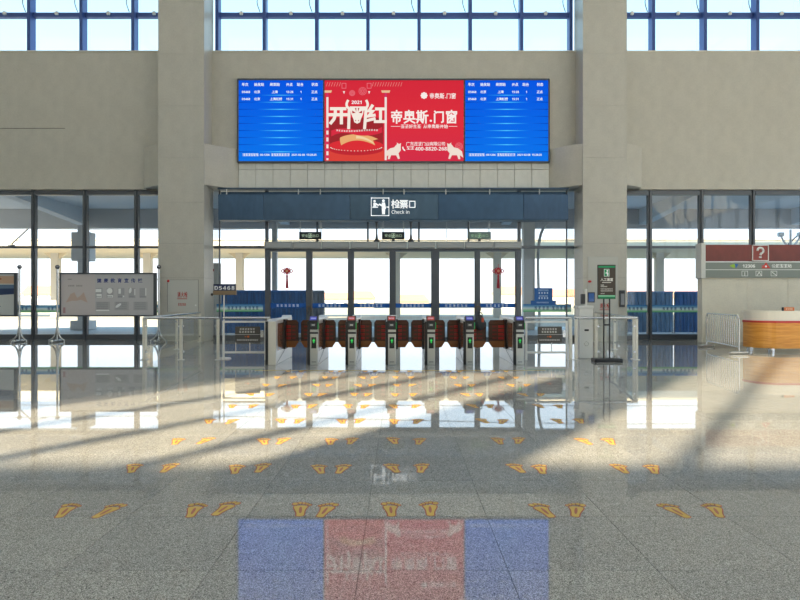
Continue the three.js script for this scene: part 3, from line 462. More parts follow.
// ------------------------------------------------------------------ ticket gates
const GD = 13.4;
{
  const flapArt = (() => { const [c, x] = canvasOf(128, 256, '#5a3523'); x.fillStyle = '#9b5b2a'; x.fillRect(0, 196, 128, 60); x.fillStyle = '#4a2a1c'; x.fillRect(0, 170, 128, 12); x.fillRect(0, 40, 128, 8); ink(x, '#b02a24'); for (let k = 0; k < 4; k++) { x.fillStyle = '#c22f28'; x.fillRect(10, 50 + k * 36, 46, 22); x.fillStyle = '#7a2a20'; x.fillRect(10, 59 + k * 36, 46, 4); x.fillStyle = '#8a2c22'; x.fillRect(66, 54 + k * 36, 34, 14); } return printM(c, 0.25); })();
  const screens = { blue: '#3a44a8', red: '#a83a2c' };
  const screenM = Object.fromEntries(Object.entries(screens).map(([k, v]) => { const [c, x] = canvasOf(128, 64, v); ink(x, '#c9cff0'); write(x, '####', 16, 20, 22, 0.13, 1.1); return [k, new THREE.MeshStandardMaterial({ color: 0x080808, roughness: 0.3, emissive: new THREE.Color(0.5, 0.5, 0.5), emissiveMap: texOf(c) })]; }));
  const arrowM = (() => { const [c, x] = canvasOf(64, 128, '#0a0f0c'); x.fillStyle = '#26b34a'; x.beginPath(); x.moveTo(32, 18); x.lineTo(54, 42); x.lineTo(40, 42); x.lineTo(40, 66); x.lineTo(24, 66); x.lineTo(24, 42); x.lineTo(10, 42); x.fill(); return new THREE.MeshStandardMaterial({ color: 0x060606, roughness: 0.3, emissive: new THREE.Color(0.8, 0.8, 0.8), emissiveMap: texOf(c) }); })();
  const bodyM = std([0.72, 0.71, 0.68], 0.3, 0.35), brown = std([0.24, 0.12, 0.075], 0.22), silver = std([0.60, 0.61, 0.58], 0.32, 0.7);
  const bodyGeo = extrude([[-2.0, 0.0], [-0.04, 0.0], [-0.04, 0.96], [-0.3, 1.0], [-1.72, 1.0], [-1.8, 1.05], [-1.94, 1.05], [-2.0, 0.98]], 0.2, 0.008).rotateY(-Math.PI / 2).scale(1, 1, 1);
  bodyGeo.computeBoundingBox(); { const b = bodyGeo.boundingBox; bodyGeo.translate(-(b.min.x + b.max.x) / 2, 0.008, 0); if (b.max.z > 0.5) bodyGeo.rotateY(Math.PI); }
  const flapShape = (w) => { const g = extrude([[0, 0], [w - 0.085, 0], [w, 0.13], [w, 0.6], [w - 0.045, 0.66], [0, 0.66]], 0.016), uv = g.attributes.uv; for (let i = 0; i < uv.count; i++) uv.setXY(i, uv.getX(i) / w, uv.getY(i) / 0.66); return g; };
  const xs = [271, 313, 351, 391, 430.3, 469, 519].map((p) => PX(p, GD));
  const labels = ['end cabinet of the gate row beside the glass railing with the train number sign', 'ticket gate cabinet with a blue display next to the end cabinet', 'ticket gate cabinet with a red display next to the first blue one', 'middle ticket gate cabinet of the three with red displays', 'ticket gate cabinet with a red display under the knot ornament side of the row', 'ticket gate cabinet with a blue display beside the wide lane and dark bag', 'ticket gate cabinet with a tilted blue display at the manual lane end of the row'];
  labels[4] = 'ticket gate cabinet with a red display next to the blue one by the wide lane';
  const kind = [null, 'blue', 'red', 'red', 'red', 'blue', 'blue'];
  xs.forEach((x, i) => {
    const t = thing('ticket_gate', labels[i], 'ticket gate', [x, 0, -GD], 0, 'ticket gates in a row');
    part('body', bodyGeo, bodyM, t);
    part('plinth', bx(-0.105, 0.105, 0, 0.04, -2.0, -0.02), M.darkGrey, t);
    part('front_strip', rb(-0.125, -0.065, 0.0, 0.97, -0.06, 0.015, 0.006), M.black, t);
    const fp = part('front_panel', rb(-0.065, 0.105, 0.0, 0.97, -0.06, 0.01, 0.01), i ? silver : M.cream, t);
    part('side_window', [bx(-0.112, -0.106, 0.3, 0.92, -1.85, -0.2), bx(0.106, 0.112, 0.3, 0.92, -1.85, -0.2)], brown, t);
    part('side_seam', [-1, 1].map((s) => rod([s * 0.112, 0.02, -0.06], [s * 0.112, 0.3, -1.2], 0.004, 5)), M.darkGrey, t);
    if (kind[i]) {
      const head = part('head', extrude([[0.06, 0.80], [0.06, 0.985], [-0.05, 1.085], [-0.16, 1.06], [-0.16, 0.80]], 0.18, 0.008).rotateY(-Math.PI / 2).translate(0.1, 0, 0), M.black, t);
      const disp = part('display', new THREE.PlaneGeometry(0.15, 0.115), screenM[kind[i]], head); disp.position.set(0.01, 1.041, 0.016); disp.rotation.x = -0.83;
      part('reader', rb(-0.05, 0.06, 0.86, 0.93, 0.066, 0.076, 0.008), M.darkGrey, head);
      part('reader_light', rb(-0.02, 0.05, 0.885, 0.905, 0.074, 0.08, 0.004), M.whitePaint, head);
      part('green_light', rb(0.107, 0.125, 0.8, 0.95, -0.02, 0.06, 0.006), M.green, head);
      part('dark_band', rb(-0.13, 0.11, 0.695, 0.735, -0.05, 0.03, 0.01), M.black, t);
      part('indicator', sheet(-0.035, 0.075, 0.37, 0.62, 0.013), arrowM, fp);
      part('vent_slot', rb(-0.03, 0.07, 0.06, 0.075, 0.008, 0.014, 0.003), M.darkGrey, fp);
    } else part('side_slot', rb(-0.128, -0.122, 0.4, 0.62, -0.04, 0.0, 0.002), M.darkGrey, t);
    // flaps towards the neighbouring lanes, with black hinge covers
    for (const s of [-1, 1]) {
      const other = xs[i + s]; if (other === undefined) continue;
      const w = (Math.abs(other - x) - 0.21) / 2 - 0.045;
      part('hinge_cover', rb(s > 0 ? 0.1 : -0.15, s > 0 ? 0.15 : -0.1, 0.28, 0.99, -1.22, -0.86, 0.012), M.black, t);
      const f = part('flap', flapShape(w), flapArt, t); f.position.set(s * 0.12, 0.31, -1.05); f.scale.x = s;
      part('flap_edge', rb(w - 0.012, w + 0.004, 0.14, 0.59, -0.004, 0.02, 0.004, 1), M.rubber, f);
    }
  });
  // dark bag hung over the flap of the wide lane
  const b = thing('cloth_bag', 'dark grey cloth bag with orange-red trim hung over a flap of the wide lane', 'bag', [PX(481, 14.2), 0.72, -14.34]);
  const g = new THREE.SphereGeometry(1, 22, 16), p = g.attributes.position; for (let i = 0; i < p.count; i++) { const y = p.getY(i), k = 1 - 0.35 * Math.max(0, y) + 0.06 * Math.sin(9 * p.getX(i) + 5 * y); p.setXYZ(i, p.getX(i) * 0.13 * k, 0.19 + y * 0.19, p.getZ(i) * 0.07 * k); } g.computeVertexNormals();
  part('sack', g, std([0.06, 0.065, 0.07], 0.85), b); part('strap', tube([[-0.05, 0.33, 0], [-0.04, 0.42, 0.01], [0.03, 0.42, 0.01], [0.05, 0.33, 0]], 0.011, 14, 6), M.black, b); part('trim', rb(0.02, 0.08, 0.2, 0.31, 0.05, 0.075, 0.01), std([0.6, 0.1, 0.05], 0.7), b);
}

// ------------------------------------------------------------------ glass railings
const RD = 14.5, RH = 1.015;
function railing(name, label, pts, tall = RH, open = -1) {       // pts: plan points of the posts
  const t = thing(name, label, 'railing', [pts[0][0], 0, pts[0][1]]), L = pts.map(([x, z]) => [x - pts[0][0], z - pts[0][1]]);
  L.forEach(([x, z]) => { part('post', rb(x - 0.035, x + 0.035, 0, tall - 0.03, z - 0.02, z + 0.02, 0.008), M.cream, t); part('foot_plate', rb(x - 0.07, x + 0.07, 0, 0.015, z - 0.06, z + 0.06, 0.004, 1), M.brushed, t); });
  for (let i = 0; i + 1 < L.length; i++) {
    const a = L[i], b = L[i + 1], len = Math.hypot(b[0] - a[0], b[1] - a[1]), ang = -Math.atan2(b[1] - a[1], b[0] - a[0]);
    if (i === open) continue;
    const g = part('glass_panel', sheet(0.06, len - 0.06, 0.12, tall - 0.1, 0), M.railGlass, t); g.position.set(a[0], 0, a[1]); g.rotation.y = ang;
    part('clip', [[0.05, 0.2], [0.05, tall - 0.2], [len - 0.05, 0.2], [len - 0.05, tall - 0.2]].map(([u, v]) => rb(u - 0.025, u + 0.025, v - 0.025, v + 0.025, -0.02, 0.02, 0.008, 1)), M.steel, g);
  }
  for (let i = 0; i + 1 < L.length; i++) part('handrail', rod([L[i][0], tall, L[i][1]], [L[i + 1][0], tall, L[i + 1][1]], 0.032, 12), M.steel, t);
  for (const [x, z] of [L[0], L[L.length - 1]]) part('rail_end', new THREE.SphereGeometry(0.036, 10, 8).translate(x, tall, z), M.steel, t);
  return t;
}
railing('glass_railing', 'glass railing with cream posts in front of the hydrant column', [[PX(144, RD), -RD], [PX(181, RD), -RD], [PX(218, RD), -RD]]);
railing('glass_railing', 'glass railing running back to the hydrant column', [[PX(144, RD) - 0.05, -RD - 0.2], [-6.55, -17.6], [-6.9, -20.7]]);
railing('glass_railing', 'glass railing with cream posts beside the manual lane sign stand', [[PX(576, RD), -RD], [PX(596, RD), -RD], [PX(636.5, RD), -RD]], RH, 0);
railing('glass_railing', 'glass railing running back to the manual lane column', [[PX(636.5, RD) + 0.02, -RD - 0.2], [6.3, -17.6], [6.75, -20.7]]);
function framedGate(label, pa, pb, dz) {
  const a = PX(pa, RD), b = PX(pb, RD), w = b - a, t = thing('barrier_gate', label, 'gate', [a, 0, -RD + dz], 0, 'framed gates with notices');
  part('frame', [rb(0, 0.05, 0, 0.95, -0.02, 0.02, 0.006), rb(w - 0.05, w, 0, 0.95, -0.02, 0.02, 0.006), rb(0.05, w - 0.05, 0.9, 0.95, -0.02, 0.02, 0.006), rb(0.05, w - 0.05, 0.16, 0.21, -0.02, 0.02, 0.006)], M.whitePaint, t);
  part('post', rb(w + 0.02, w + 0.1, 0, 1.0, -0.04, 0.04, 0.01), M.cream, t); part('handrail', rod([0.01, RH, 0], [w + 0.08, RH, 0], 0.032, 12), M.steel, t);
  part('glass_panel', sheet(0.05, w - 0.05, 0.21, 0.9, 0), M.railGlass, t);
  part('glass_bar', [0.3, 0.62].map((k) => rb(w * k - 0.01, w * k + 0.01, 0.21, 0.5, -0.012, 0.012, 0.004, 1)), M.brushed, t);
  const [c, x] = canvasOf(384, 272, '#57534e'); ink(x, '#efece6'); write(x, '######', 70, 28, 30, 0.12, 1.35); write(x, '######', 62, 74, 32, 0.13, 1.3); x.fillRect(0, 132, 384, 5); write(x, '############', 26, 214, 26, 0.12, 1.05);
  x.fillStyle = '#e0702c'; x.beginPath(); x.arc(200, 170, 18, 0, 7); x.arc(160, 170, 10, 0, 7); x.fill();
  part('notice', rb(w * 0.29, w * 0.86, 0.42, 0.81, 0.006, 0.014, 0.003, 1), M.darkGrey, t); part('notice_print', sheet(w * 0.29, w * 0.86, 0.42, 0.81, 0.016), printM(c, 0.5), t);
  part('lock', rb(w - 0.14, w - 0.06, 0.55, 0.72, 0.02, 0.05, 0.01), M.steel, t);
}
framedGate('white framed glass gate with a grey notice below the train number sign', 222.5, 266.5, 0);
framedGate('white framed glass gate with a grey notice beside the white reader pillar', 525, 567.5, 0.02);

// train number sign
{
  const d = 14.75, t = thing('number_sign', 'train number sign reading D5468 on a slim white pole', 'sign', [PX(224, d), 0, -d]), y = (q) => PY(q, d), x = (q) => PX(q, d) - PX(224, d);
  const [c, q] = canvasOf(512, 200, '#1b2340'); for (let i = 0; i < 5; i++) { q.fillStyle = '#27345f'; q.fillRect(12 + i * 99, 18, 92, 164); } ink(q, '#f4f4f2'); 'D5468'.split('').forEach((ch, i) => { q.font = 'bold 150px sans-serif'; q.textAlign = 'center'; q.fillText(ch, 58 + i * 99, 160); });
  part('base', new THREE.CylinderGeometry(0.16, 0.18, 0.03, 24).translate(0, 0.015, 0), M.brushed, t); part('pole', rod([0, 0.02, 0], [0, y(294), 0], 0.016, 10), M.whitePaint, t);
  part('tray', rb(x(213.2), x(236.2), y(295), y(290.6), -0.05, 0.03, 0.01), std([0.26, 0.18, 0.10], 0.5), t); part('number_board', rb(x(213.6), x(236), y(291.4), y(284), -0.025, 0.02, 0.006), M.darkGrey, t); part('number_print', sheet(x(214), x(235.7), y(291.2), y(284.3), 0.022), printM(c, 0.5), t); part('knob', new THREE.SphereGeometry(0.035, 12, 8).translate(x(212), y(294.4), 0), M.black, t);
}

// white reader pillar with face camera
{
  const d = 14.9, t = thing('reader_pillar', 'white manual lane reader pillar with a blue face camera screen', 'ticket machine', [PX(584.5, d), 0, -d]), y = (q) => PY(q, d), x = (q) => PX(q, d) - PX(584.5, d);
  part('cabinet', rb(x(577.6), x(591.4), 0.0, y(308), -0.2, 0.12, 0.02), M.whitePaint, t);
  part('top_shelf', rb(x(576), x(592), y(308.4), y(305.6), -0.24, 0.14, 0.02), M.whitePaint, t);
  part('card_slot', rb(x(583), x(587.2), y(330.8), y(329), 0.115, 0.13, 0.004), M.black, t); part('key_ring', new THREE.TorusGeometry(0.05, 0.006, 8, 24).translate(x(585), y(343.5), 0.12), M.steel, t);
  part('stalk', rb(x(585), x(587), y(306), y(289), -0.03, 0.03, 0.012), M.whitePaint, t); part('camera_arm', rb(x(581), x(585.4), y(304), y(294), -0.06, 0.02, 0.015), M.darkGrey, t);
  const pad = part('face_screen', rb(x(587.4), x(594.6), y(302.5), y(292.2), -0.01, 0.03, 0.012), M.black, t); part('screen_glass', sheet(x(588.2), x(593.8), y(301.6), y(293.2), 0.032), new THREE.MeshStandardMaterial({ color: 0x0a0f1c, roughness: 0.15, emissive: new THREE.Color(0.02, 0.045, 0.11) }), pad);
}
// manual lane sign stand
{
  const d = 14.15, t = thing('sign_stand', 'black floor stand with a brown and green manual lane sign', 'sign', [PX(606, d), 0, -d]), y = (q) => PY(q, d), x = (q) => PX(q, d) - PX(606, d);
  const [c, q] = canvasOf(400, 768, '#4a4038'); q.fillStyle = '#1f9a63'; q.fillRect(0, 16, 400, 44); q.fillStyle = '#8fd6ae'; q.fillRect(0, 690, 400, 34); q.fillStyle = '#1f8a58'; q.fillRect(0, 724, 400, 44);
  q.fillStyle = '#eaf5ee'; q.fillRect(136, 88, 126, 172); q.fillStyle = '#1f9a63'; q.fillRect(146, 98, 106, 152); q.fillStyle = '#fff'; q.beginPath(); q.arc(214, 130, 20, 0, 7); q.fill(); q.beginPath(); q.moveTo(176, 168); q.lineTo(214, 156); q.lineTo(240, 180); q.lineTo(232, 244); q.lineTo(206, 244); q.lineTo(204, 196); q.lineTo(166, 190); q.fill();
  ink(q, '#f3efe8'); write(q, '人工通道', 54, 296, 72, 0.13, 1.02); q.fillRect(90, 392, 214, 14); write(q, '###', 58, 444, 26, 0.13); write(q, '######', 58, 478, 26, 0.13); write(q, '##########', 58, 534, 26, 0.13, 1.1); write(q, '##########', 58, 578, 26, 0.13, 1.1); write(q, '####', 58, 640, 22, 0.13);
  part('base', rb(x(593), x(620.6), 0, 0.075, -0.17, 0.17, 0.02), M.black, t); for (const p of [603.8, 609.6]) part('pole', rod([x(p), 0.07, 0], [x(p), y(297), 0], 0.017, 10), M.black, t); part('cross_bar', rb(x(603.8), x(609.6), y(325.6), y(324), -0.012, 0.012, 0.005), M.black, t);
  part('board', rb(x(597.4), x(615.4), y(299), y(264.8), -0.02, 0.02, 0.008), M.black, t); part('sign_print', sheet(x(597.9), x(614.9), y(298.6), y(265.2), 0.023), printM(c, 0.55), t);
}

// ------------------------------------------------------------------ poster boards
function posterBoard(label, pa, pb, art, ball) {
  const d = 20.6, xc = (pa + pb) / 2, t = thing('poster_board', label, 'poster board', [PX(xc, d), 0, -d], 0, 'poster boards on chrome stands'), y = (q) => PY(q, d), x = (q) => PX(q, d) - PX(xc, d);
  part('frame', [rb(x(pa), x(pb), y(274.2), y(272.8), -0.04, 0.05, 0.012), rb(x(pa), x(pb), y(316.4), y(315), -0.04, 0.05, 0.012), rb(x(pa), x(pa) + 0.05, y(316.4), y(272.8), -0.04, 0.05, 0.012), rb(x(pb) - 0.1, x(pb), y(316.4), y(272.8), -0.04, 0.05, 0.012)], M.darkGrey, t);
  part('back_panel', bx(x(pa) + 0.02, x(pb) - 0.02, y(316), y(273.2), -0.035, 0.015), M.brushed, t); part('poster', sheet(x(pa) + 0.05, x(pb) - 0.1, y(315), y(274.2), 0.02), art, t);
  for (const e of [x(pa) - 0.09, x(pb) + 0.07]) {
    part('post', rod([e, 0.05, 0], [e, y(268.5), 0], 0.035, 12), M.chrome, t); part('finial', new THREE.SphereGeometry(0.075, 16, 12).translate(e, y(267), 0), std([0.22, 0.22, 0.24], 0.25, 0.8), t);
    for (const s of [-1, 1]) { part('foot', [tube([[e, 0.62, 0], [e + s * 0.03, 0.42, 0.0], [e + s * 0.11, 0.18, 0.02], [e + s * 0.27, 0.06, 0.04]], 0.028, 18, 8), rod([e + s * 0.26, 0, 0.04], [e + s * 0.26, 0.07, 0.04], 0.03, 10)], M.chrome, t); part('bracket', rb(Math.min(e, e + (e < 0 ? 0.12 : -0.12)), Math.max(e, e + (e < 0 ? 0.12 : -0.12)), y(294) + s * 0.5 - 0.02, y(294) + s * 0.5 + 0.02, -0.02, 0.02, 0.006), M.chrome, t); }
    part('foot_bar', rod([e, 0.06, -0.32], [e, 0.06, 0.32], 0.026, 10), M.chrome, t); part('foot_cap', new THREE.SphereGeometry(0.045, 12, 8).translate(e, 0.06, 0.33), M.whitePaint, t);
  }
}
{
  const U = 10, [c, x] = canvasOf(980, 430, '#cdc4c2'); const q = (a, b) => [(a - 59) * U, (b - 273) * U];
  x.fillStyle = '#c5c2c2'; x.fillRect(...q(95, 273), 620, 430); ink(x, '#35407f'); write(x, '健康教育宣传栏', ...q(97, 277.4), 46, 0.12, 1.57);
  ink(x, '#8d8480'); write(x, '####  ####', ...q(66.5, 284.4), 16, 0.13, 1.05); write(x, '####', ...q(66, 277.8), 11, 0.13);
  x.fillStyle = '#c9b0a2'; x.beginPath(); x.moveTo(...q(64, 303)); x.lineTo(...q(69, 294)); x.lineTo(...q(73, 292)); x.lineTo(...q(76, 298)); x.lineTo(...q(79, 296)); x.lineTo(...q(83, 292)); x.lineTo(...q(87, 303)); x.lineTo(...q(80, 300)); x.lineTo(...q(75, 301)); x.lineTo(...q(70, 301)); x.fill();
  x.fillStyle = '#b89090'; x.fillRect(...q(61, 308), 26, 60);
  for (let k = 0; k < 5; k++) { const [a, b] = q(95.6 + k * 11.6, 287.6); x.fillStyle = '#adabad'; x.fillRect(a, b, 72, 104); x.fillStyle = '#eeeeec'; if (k === 0) { x.fillRect(a, b + 10, 60, 34); x.fillRect(a + 8, b + 62, 56, 40); } if (k === 1) { x.beginPath(); x.arc(a + 32, b + 30, 30, 0, 7); x.fill(); x.fillRect(a + 8, b + 74, 60, 26); } if (k === 2) { x.fillRect(a + 8, b + 6, 26, 54); x.fillRect(a + 50, b + 80, 20, 18); } if (k === 3) { x.beginPath(); x.ellipse(a + 18, b + 26, 14, 30, 0.2, 0, 7); x.fill(); x.fillRect(a + 62, b + 10, 9, 66); } if (k === 4) x.fillRect(a + 62, b, 10, 80); ink(x, '#8c8c92'); write(x, '#####', a + 4, b + 84, 11, 0.14); }
  for (let k = 0; k < 3; k++) { const [a, b] = q(95.6 + k * 20, 302); x.fillStyle = '#b3b1b2'; x.fillRect(a, b, 150, 90); ink(x, '#8f8f94'); for (let r = 0; r < 4; r++) write(x, '#########', a + 12, b + 6 + r * 20, 13, 0.12); x.fillStyle = '#f0efed'; if (k === 0) x.fillRect(a + 4, b + 84, 140, 14); if (k === 1) { x.beginPath(); x.ellipse(a + 40, b + 40, 36, 14, -0.6, 0, 7); x.fill(); } }
  posterBoard('wide grey health education poster board on chrome posts', 60, 156.8, printM(c, 0.35));
  const [c2, x2] = canvasOf(980, 430, '#c9cbc8'); const q2 = (a, b) => [(a + 80) * U, (b - 273) * U];
  x2.fillStyle = '#5d7590'; x2.fillRect(0, 110, 980, 60); x2.fillStyle = '#2d3f63'; x2.beginPath(); x2.moveTo(0, 160); x2.lineTo(980, 150); x2.lineTo(980, 210); x2.lineTo(500, 240); x2.lineTo(0, 230); x2.fill(); x2.fillStyle = '#c9a78c'; x2.fillRect(0, 20, 980, 80); x2.fillStyle = '#b0603c'; x2.beginPath(); x2.ellipse(...q2(3, 278), 18, 10, 0, 0, 7); x2.fill(); ink(x2, '#22304a'); write(x2, '###人', ...q2(-24, 301), 64, 0.12, 1.1); ink(x2, '#8d9499'); write(x2, '######', ...q2(-20, 311), 14, 0.12);
  posterBoard('poster board with a dark blue landscape picture on chrome posts', -80, 17.5, printM(c2, 0.35));
}

// ------------------------------------------------------------------ fittings on the columns
{
  const t = thing('hydrant_cupboard', 'flush hydrant cupboard door with red characters on the column', 'cupboard', [PX(184, 20.84), PY(312, 20.84), -20.855]), d = 20.84, x = (p) => PX(p, d) - PX(184, d), y = (p) => PY(p, d) - PY(312, d);
  part('door', rb(x(167.6), x(198), y(312), y(280), 0, 0.012, 0.006), std([0.56, 0.55, 0.50], 0.4), t); part('door_gap', [bx(x(167.2), x(167.5), y(312), y(279.7), 0, 0.006), bx(x(198.1), x(198.4), y(312), y(279.7), 0, 0.006), bx(x(167.2), x(198.4), y(280), y(279.7), 0, 0.006)], M.joint, t);
  const [c, q] = canvasOf(384, 256); ink(q, '#b8342c'); write(q, '消火栓', 60, 20, 86, 0.13, 1.1); q.fillRect(50, 120, 280, 10); write(q, '#####', 72, 190, 40, 0.13, 1.15);
  const m = new THREE.MeshStandardMaterial({ map: texOf(c), transparent: true, roughness: 0.5 }); part('lettering', sheet(x(175.5), x(189), y(307.5), y(290.5), 0.015), m, t);
  part('red_lamp', new THREE.SphereGeometry(0.045, 12, 8).scale(1, 1, 0.5).translate(x(168.4), y(281), 0.03), M.red, t); part('latch', rb(x(195), x(196.4), y(306), y(304.6), 0.01, 0.025, 0.004), M.whitePaint, t);
  const t2 = thing('hydrant_cupboard', 'flush hydrant cupboard door behind the manual lane sign stand', 'cupboard', [PX(604, d), PY(316, d), -20.855]); const x2 = (p) => PX(p, d) - PX(604, d), y2 = (p) => PY(p, d) - PY(316, d);
  part('door', rb(x2(588), x2(618), y2(316), y2(256.5), 0, 0.012, 0.006), std([0.56, 0.55, 0.50], 0.4), t2); part('lettering', sheet(x2(598), x2(611), y2(318), y2(302), 0.015), m, t2); part('red_lamp', new THREE.SphereGeometry(0.05, 12, 8).scale(1.3, 0.8, 0.5).translate(x2(589.6), y2(281.5), 0.032), M.red, t2);
  const b = thing('wall_reader', 'slim dark box mounted on the column beside the manual lane sign', 'reader', [PX(622.4, 20.8), PY(307, 20.8), -20.84]); part('case', rb(-0.09, 0.09, 0, 0.58, -0.02, 0.06, 0.015), M.darkGrey, b); part('face', rb(-0.06, 0.06, 0.08, 0.46, 0.058, 0.068, 0.006), std([0.3, 0.31, 0.33], 0.4), b); part('slot', rb(-0.05, 0.05, 0.5, 0.53, 0.058, 0.066, 0.004), M.black, b);
  const k = thing('alarm_call_point', 'small dark red alarm point on the glass next to the hydrant column', 'alarm', [PX(211.6, 21.8), PY(272.5, 21.8), -21.88]); part('case', new THREE.CylinderGeometry(0.06, 0.06, 0.04, 16).rotateX(Math.PI / 2).translate(0, 0.09, 0), std([0.3, 0.02, 0.02], 0.5), k); part('tail', rb(-0.03, 0.03, 0, 0.06, -0.015, 0.015, 0.01), M.black, k);
  // blue notice on the glass
  const n = thing('glass_notice', 'blue and white printed notice stuck on the glass near the reader pillar', 'notice', [PX(543.6, 21.9), PY(305, 21.9), -21.93]), s = 21.9 / F; const [c3, q3] = canvasOf(400, 270, '#2b69b4'); ink(q3, '#d9ebff'); write(q3, '########', 90, 20, 24, 0.13, 1.15); for (let r = 0; r < 2; r++) for (let i = 0; i < 4; i++) q3.fillRect(92 + i * 60, 62 + r * 84, 26, 30); write(q3, '########', 100, 116, 22, 0.13, 1.1); write(q3, '##########', 50, 222, 22, 0.13, 1.2);
  part('sheet', extrude([[-12.6 * s, 0], [12.6 * s, 0], [12.6 * s, 4.4 * s], [9.2 * s, 4.4 * s], [9.2 * s, 17 * s], [-9 * s, 17 * s], [-9 * s, 4.4 * s], [-12.6 * s, 4.4 * s]], 0.008), std([0.03, 0.14, 0.45], 0.5), n); part('print', sheet(-9 * s, 9.2 * s, 0.2 * s, 16.8 * s, 0.011), printM(c3, 0.5), n);
}

// ------------------------------------------------------------------ information point
{
  const d = 19.2, x0 = PX(702, d), w = setting('wall_information', 'cream partition wall with the red question mark sign behind the counter', 'wall'), y = (q) => PY(q, d), x = (q) => PX(q, d);
  const seams = [702, 747, 788, 829, 870]; const cm = std([0.88, 0.82, 0.67], 0.4, 0, { map: stoneMap });
  for (let i = 0; i + 1 < seams.length; i++) part('wall_panel', bx(x(seams[i]) + 0.004, x(seams[i + 1]) - 0.004, 0.0, y(277.6), -d - 0.3, -d), cm, w);
  part('skirting', bx(x0, x(870), 0, 0.1, -d - 0.3, -d + 0.015), std([0.5, 0.46, 0.38], 0.4), w);
  part('end_post', rb(x(699), x(703.6), y(278.5), y(243.4), -d - 0.25, -d + 0.14, 0.02), std([0.66, 0.66, 0.62], 0.4), w);
  const t = thing('information_sign', 'red and grey sign band with a white question mark above the counter', 'sign', [x(703.6), y(277.8), -d + 0.02]), X = (p) => x(p) - x(703.6), Y = (q) => y(q) - y(277.8);
  part('red_panel', rb(X(703.6), X(751), Y(261.4), Y(245), 0, 0.08, 0.008), std([0.26, 0.045, 0.03], 0.38, 0, { map: fasciaMap }), t); part('red_panel', rb(X(751), X(830), Y(261.4), Y(245), 0, 0.08, 0.008), std([0.26, 0.045, 0.03], 0.38, 0, { map: fasciaMap }), t);
  const [c, q] = canvasOf(1024, 168, '#838b84'); q.fillStyle = '#e8eae6'; q.fillRect(0, 0, 1024, 8); q.fillRect(0, 82, 1024, 6); // 10 px for each picture pixel, origin 703.6, 262
  const o = (a, b) => [(a - 703.6) * 10, (b - 262) * 10]; q.fillStyle = '#9bc53a'; q.beginPath(); q.moveTo(...o(728, 266.4)); q.lineTo(...o(734, 263.8)); q.lineTo(...o(733, 269)); q.fill(); q.fillStyle = '#2b6bb0'; q.beginPath(); q.moveTo(...o(733, 264)); q.lineTo(...o(737, 264.6)); q.lineTo(...o(734.6, 269)); q.fill();
  ink(q, '#f7f8f6'); write(q, '12306', ...o(741, 264.2), 46); q.fillStyle = '#d63a2a'; q.beginPath(); q.moveTo(...o(760, 269)); q.lineTo(...o(764.4, 262.6)); q.lineTo(...o(768.8, 269)); q.fill(); q.fillStyle = '#fff'; q.beginPath(); q.arc(...o(764.4, 267), 10, 0, 7); q.fill(); q.strokeStyle = q.fillStyle = '#d63a2a'; q.lineWidth = 5; q.strokeRect(...o(760.6, 266), 20, 24);
  ink(q, '#f7f8f6'); write(q, '公##务站'.replace('务', '#'), ...o(770.2, 264.6), 38, 0.12, 1.05);
  q.lineWidth = 4; for (const p of [740.4, 754.4, 769.4]) q.strokeRect(...o(p, 272), 58, 50); q.fillRect(...o(743, 273), 6, 38); q.lineWidth = 6; q.beginPath(); q.moveTo(...o(755.6, 276.4)); q.lineTo(...o(757.6, 273)); q.lineTo(...o(759.6, 276.4)); q.moveTo(...o(770.4, 273)); q.lineTo(...o(774.6, 276.4)); q.stroke();
  part('grey_panel', rb(X(703.6), X(830), Y(277.8), Y(261.6), 0, 0.06, 0.006), std([0.22, 0.25, 0.22], 0.4, 0.2), t); part('grey_print', sheet(X(703.6), X(806), Y(277.7), Y(261.8), 0.064), printM(c, 0.4), t);
  const white = std([0.85, 0.85, 0.84], 0.5), b = (a, e, f, g) => bx(X(a), X(e), Y(g), Y(f), 0.078, 0.11);
  const box = part('question_box', rb(X(750.4), X(766), Y(260.8), Y(245.6), 0.05, 0.09, 0.01), std([0.3, 0.05, 0.035], 0.4), t); part('box_border', [b(750, 766.4, 245.2, 245.9), b(750, 766.4, 260.4, 261.1), b(750, 750.7, 245.2, 261.1), b(765.7, 766.4, 245.2, 261.1)], white, box);
  const cx = X(758), s = d / F, arcPts = []; for (let k = 0; k <= 14; k++) { const a = Math.PI * (1.02 - 1.45 * k / 14); arcPts.push([cx + 2.9 * s * Math.cos(a), Y(251) + 2.9 * s * Math.sin(a), 0.1]); } arcPts.push([cx + 0.3 * s, Y(254.4), 0.1], [cx, Y(255.6), 0.1]);
  part('question_mark', [tube(arcPts, 0.034, 40, 8), rb(cx - 0.04, cx + 0.04, Y(258.4), Y(256.6), 0.08, 0.12, 0.015)], white, box);
}
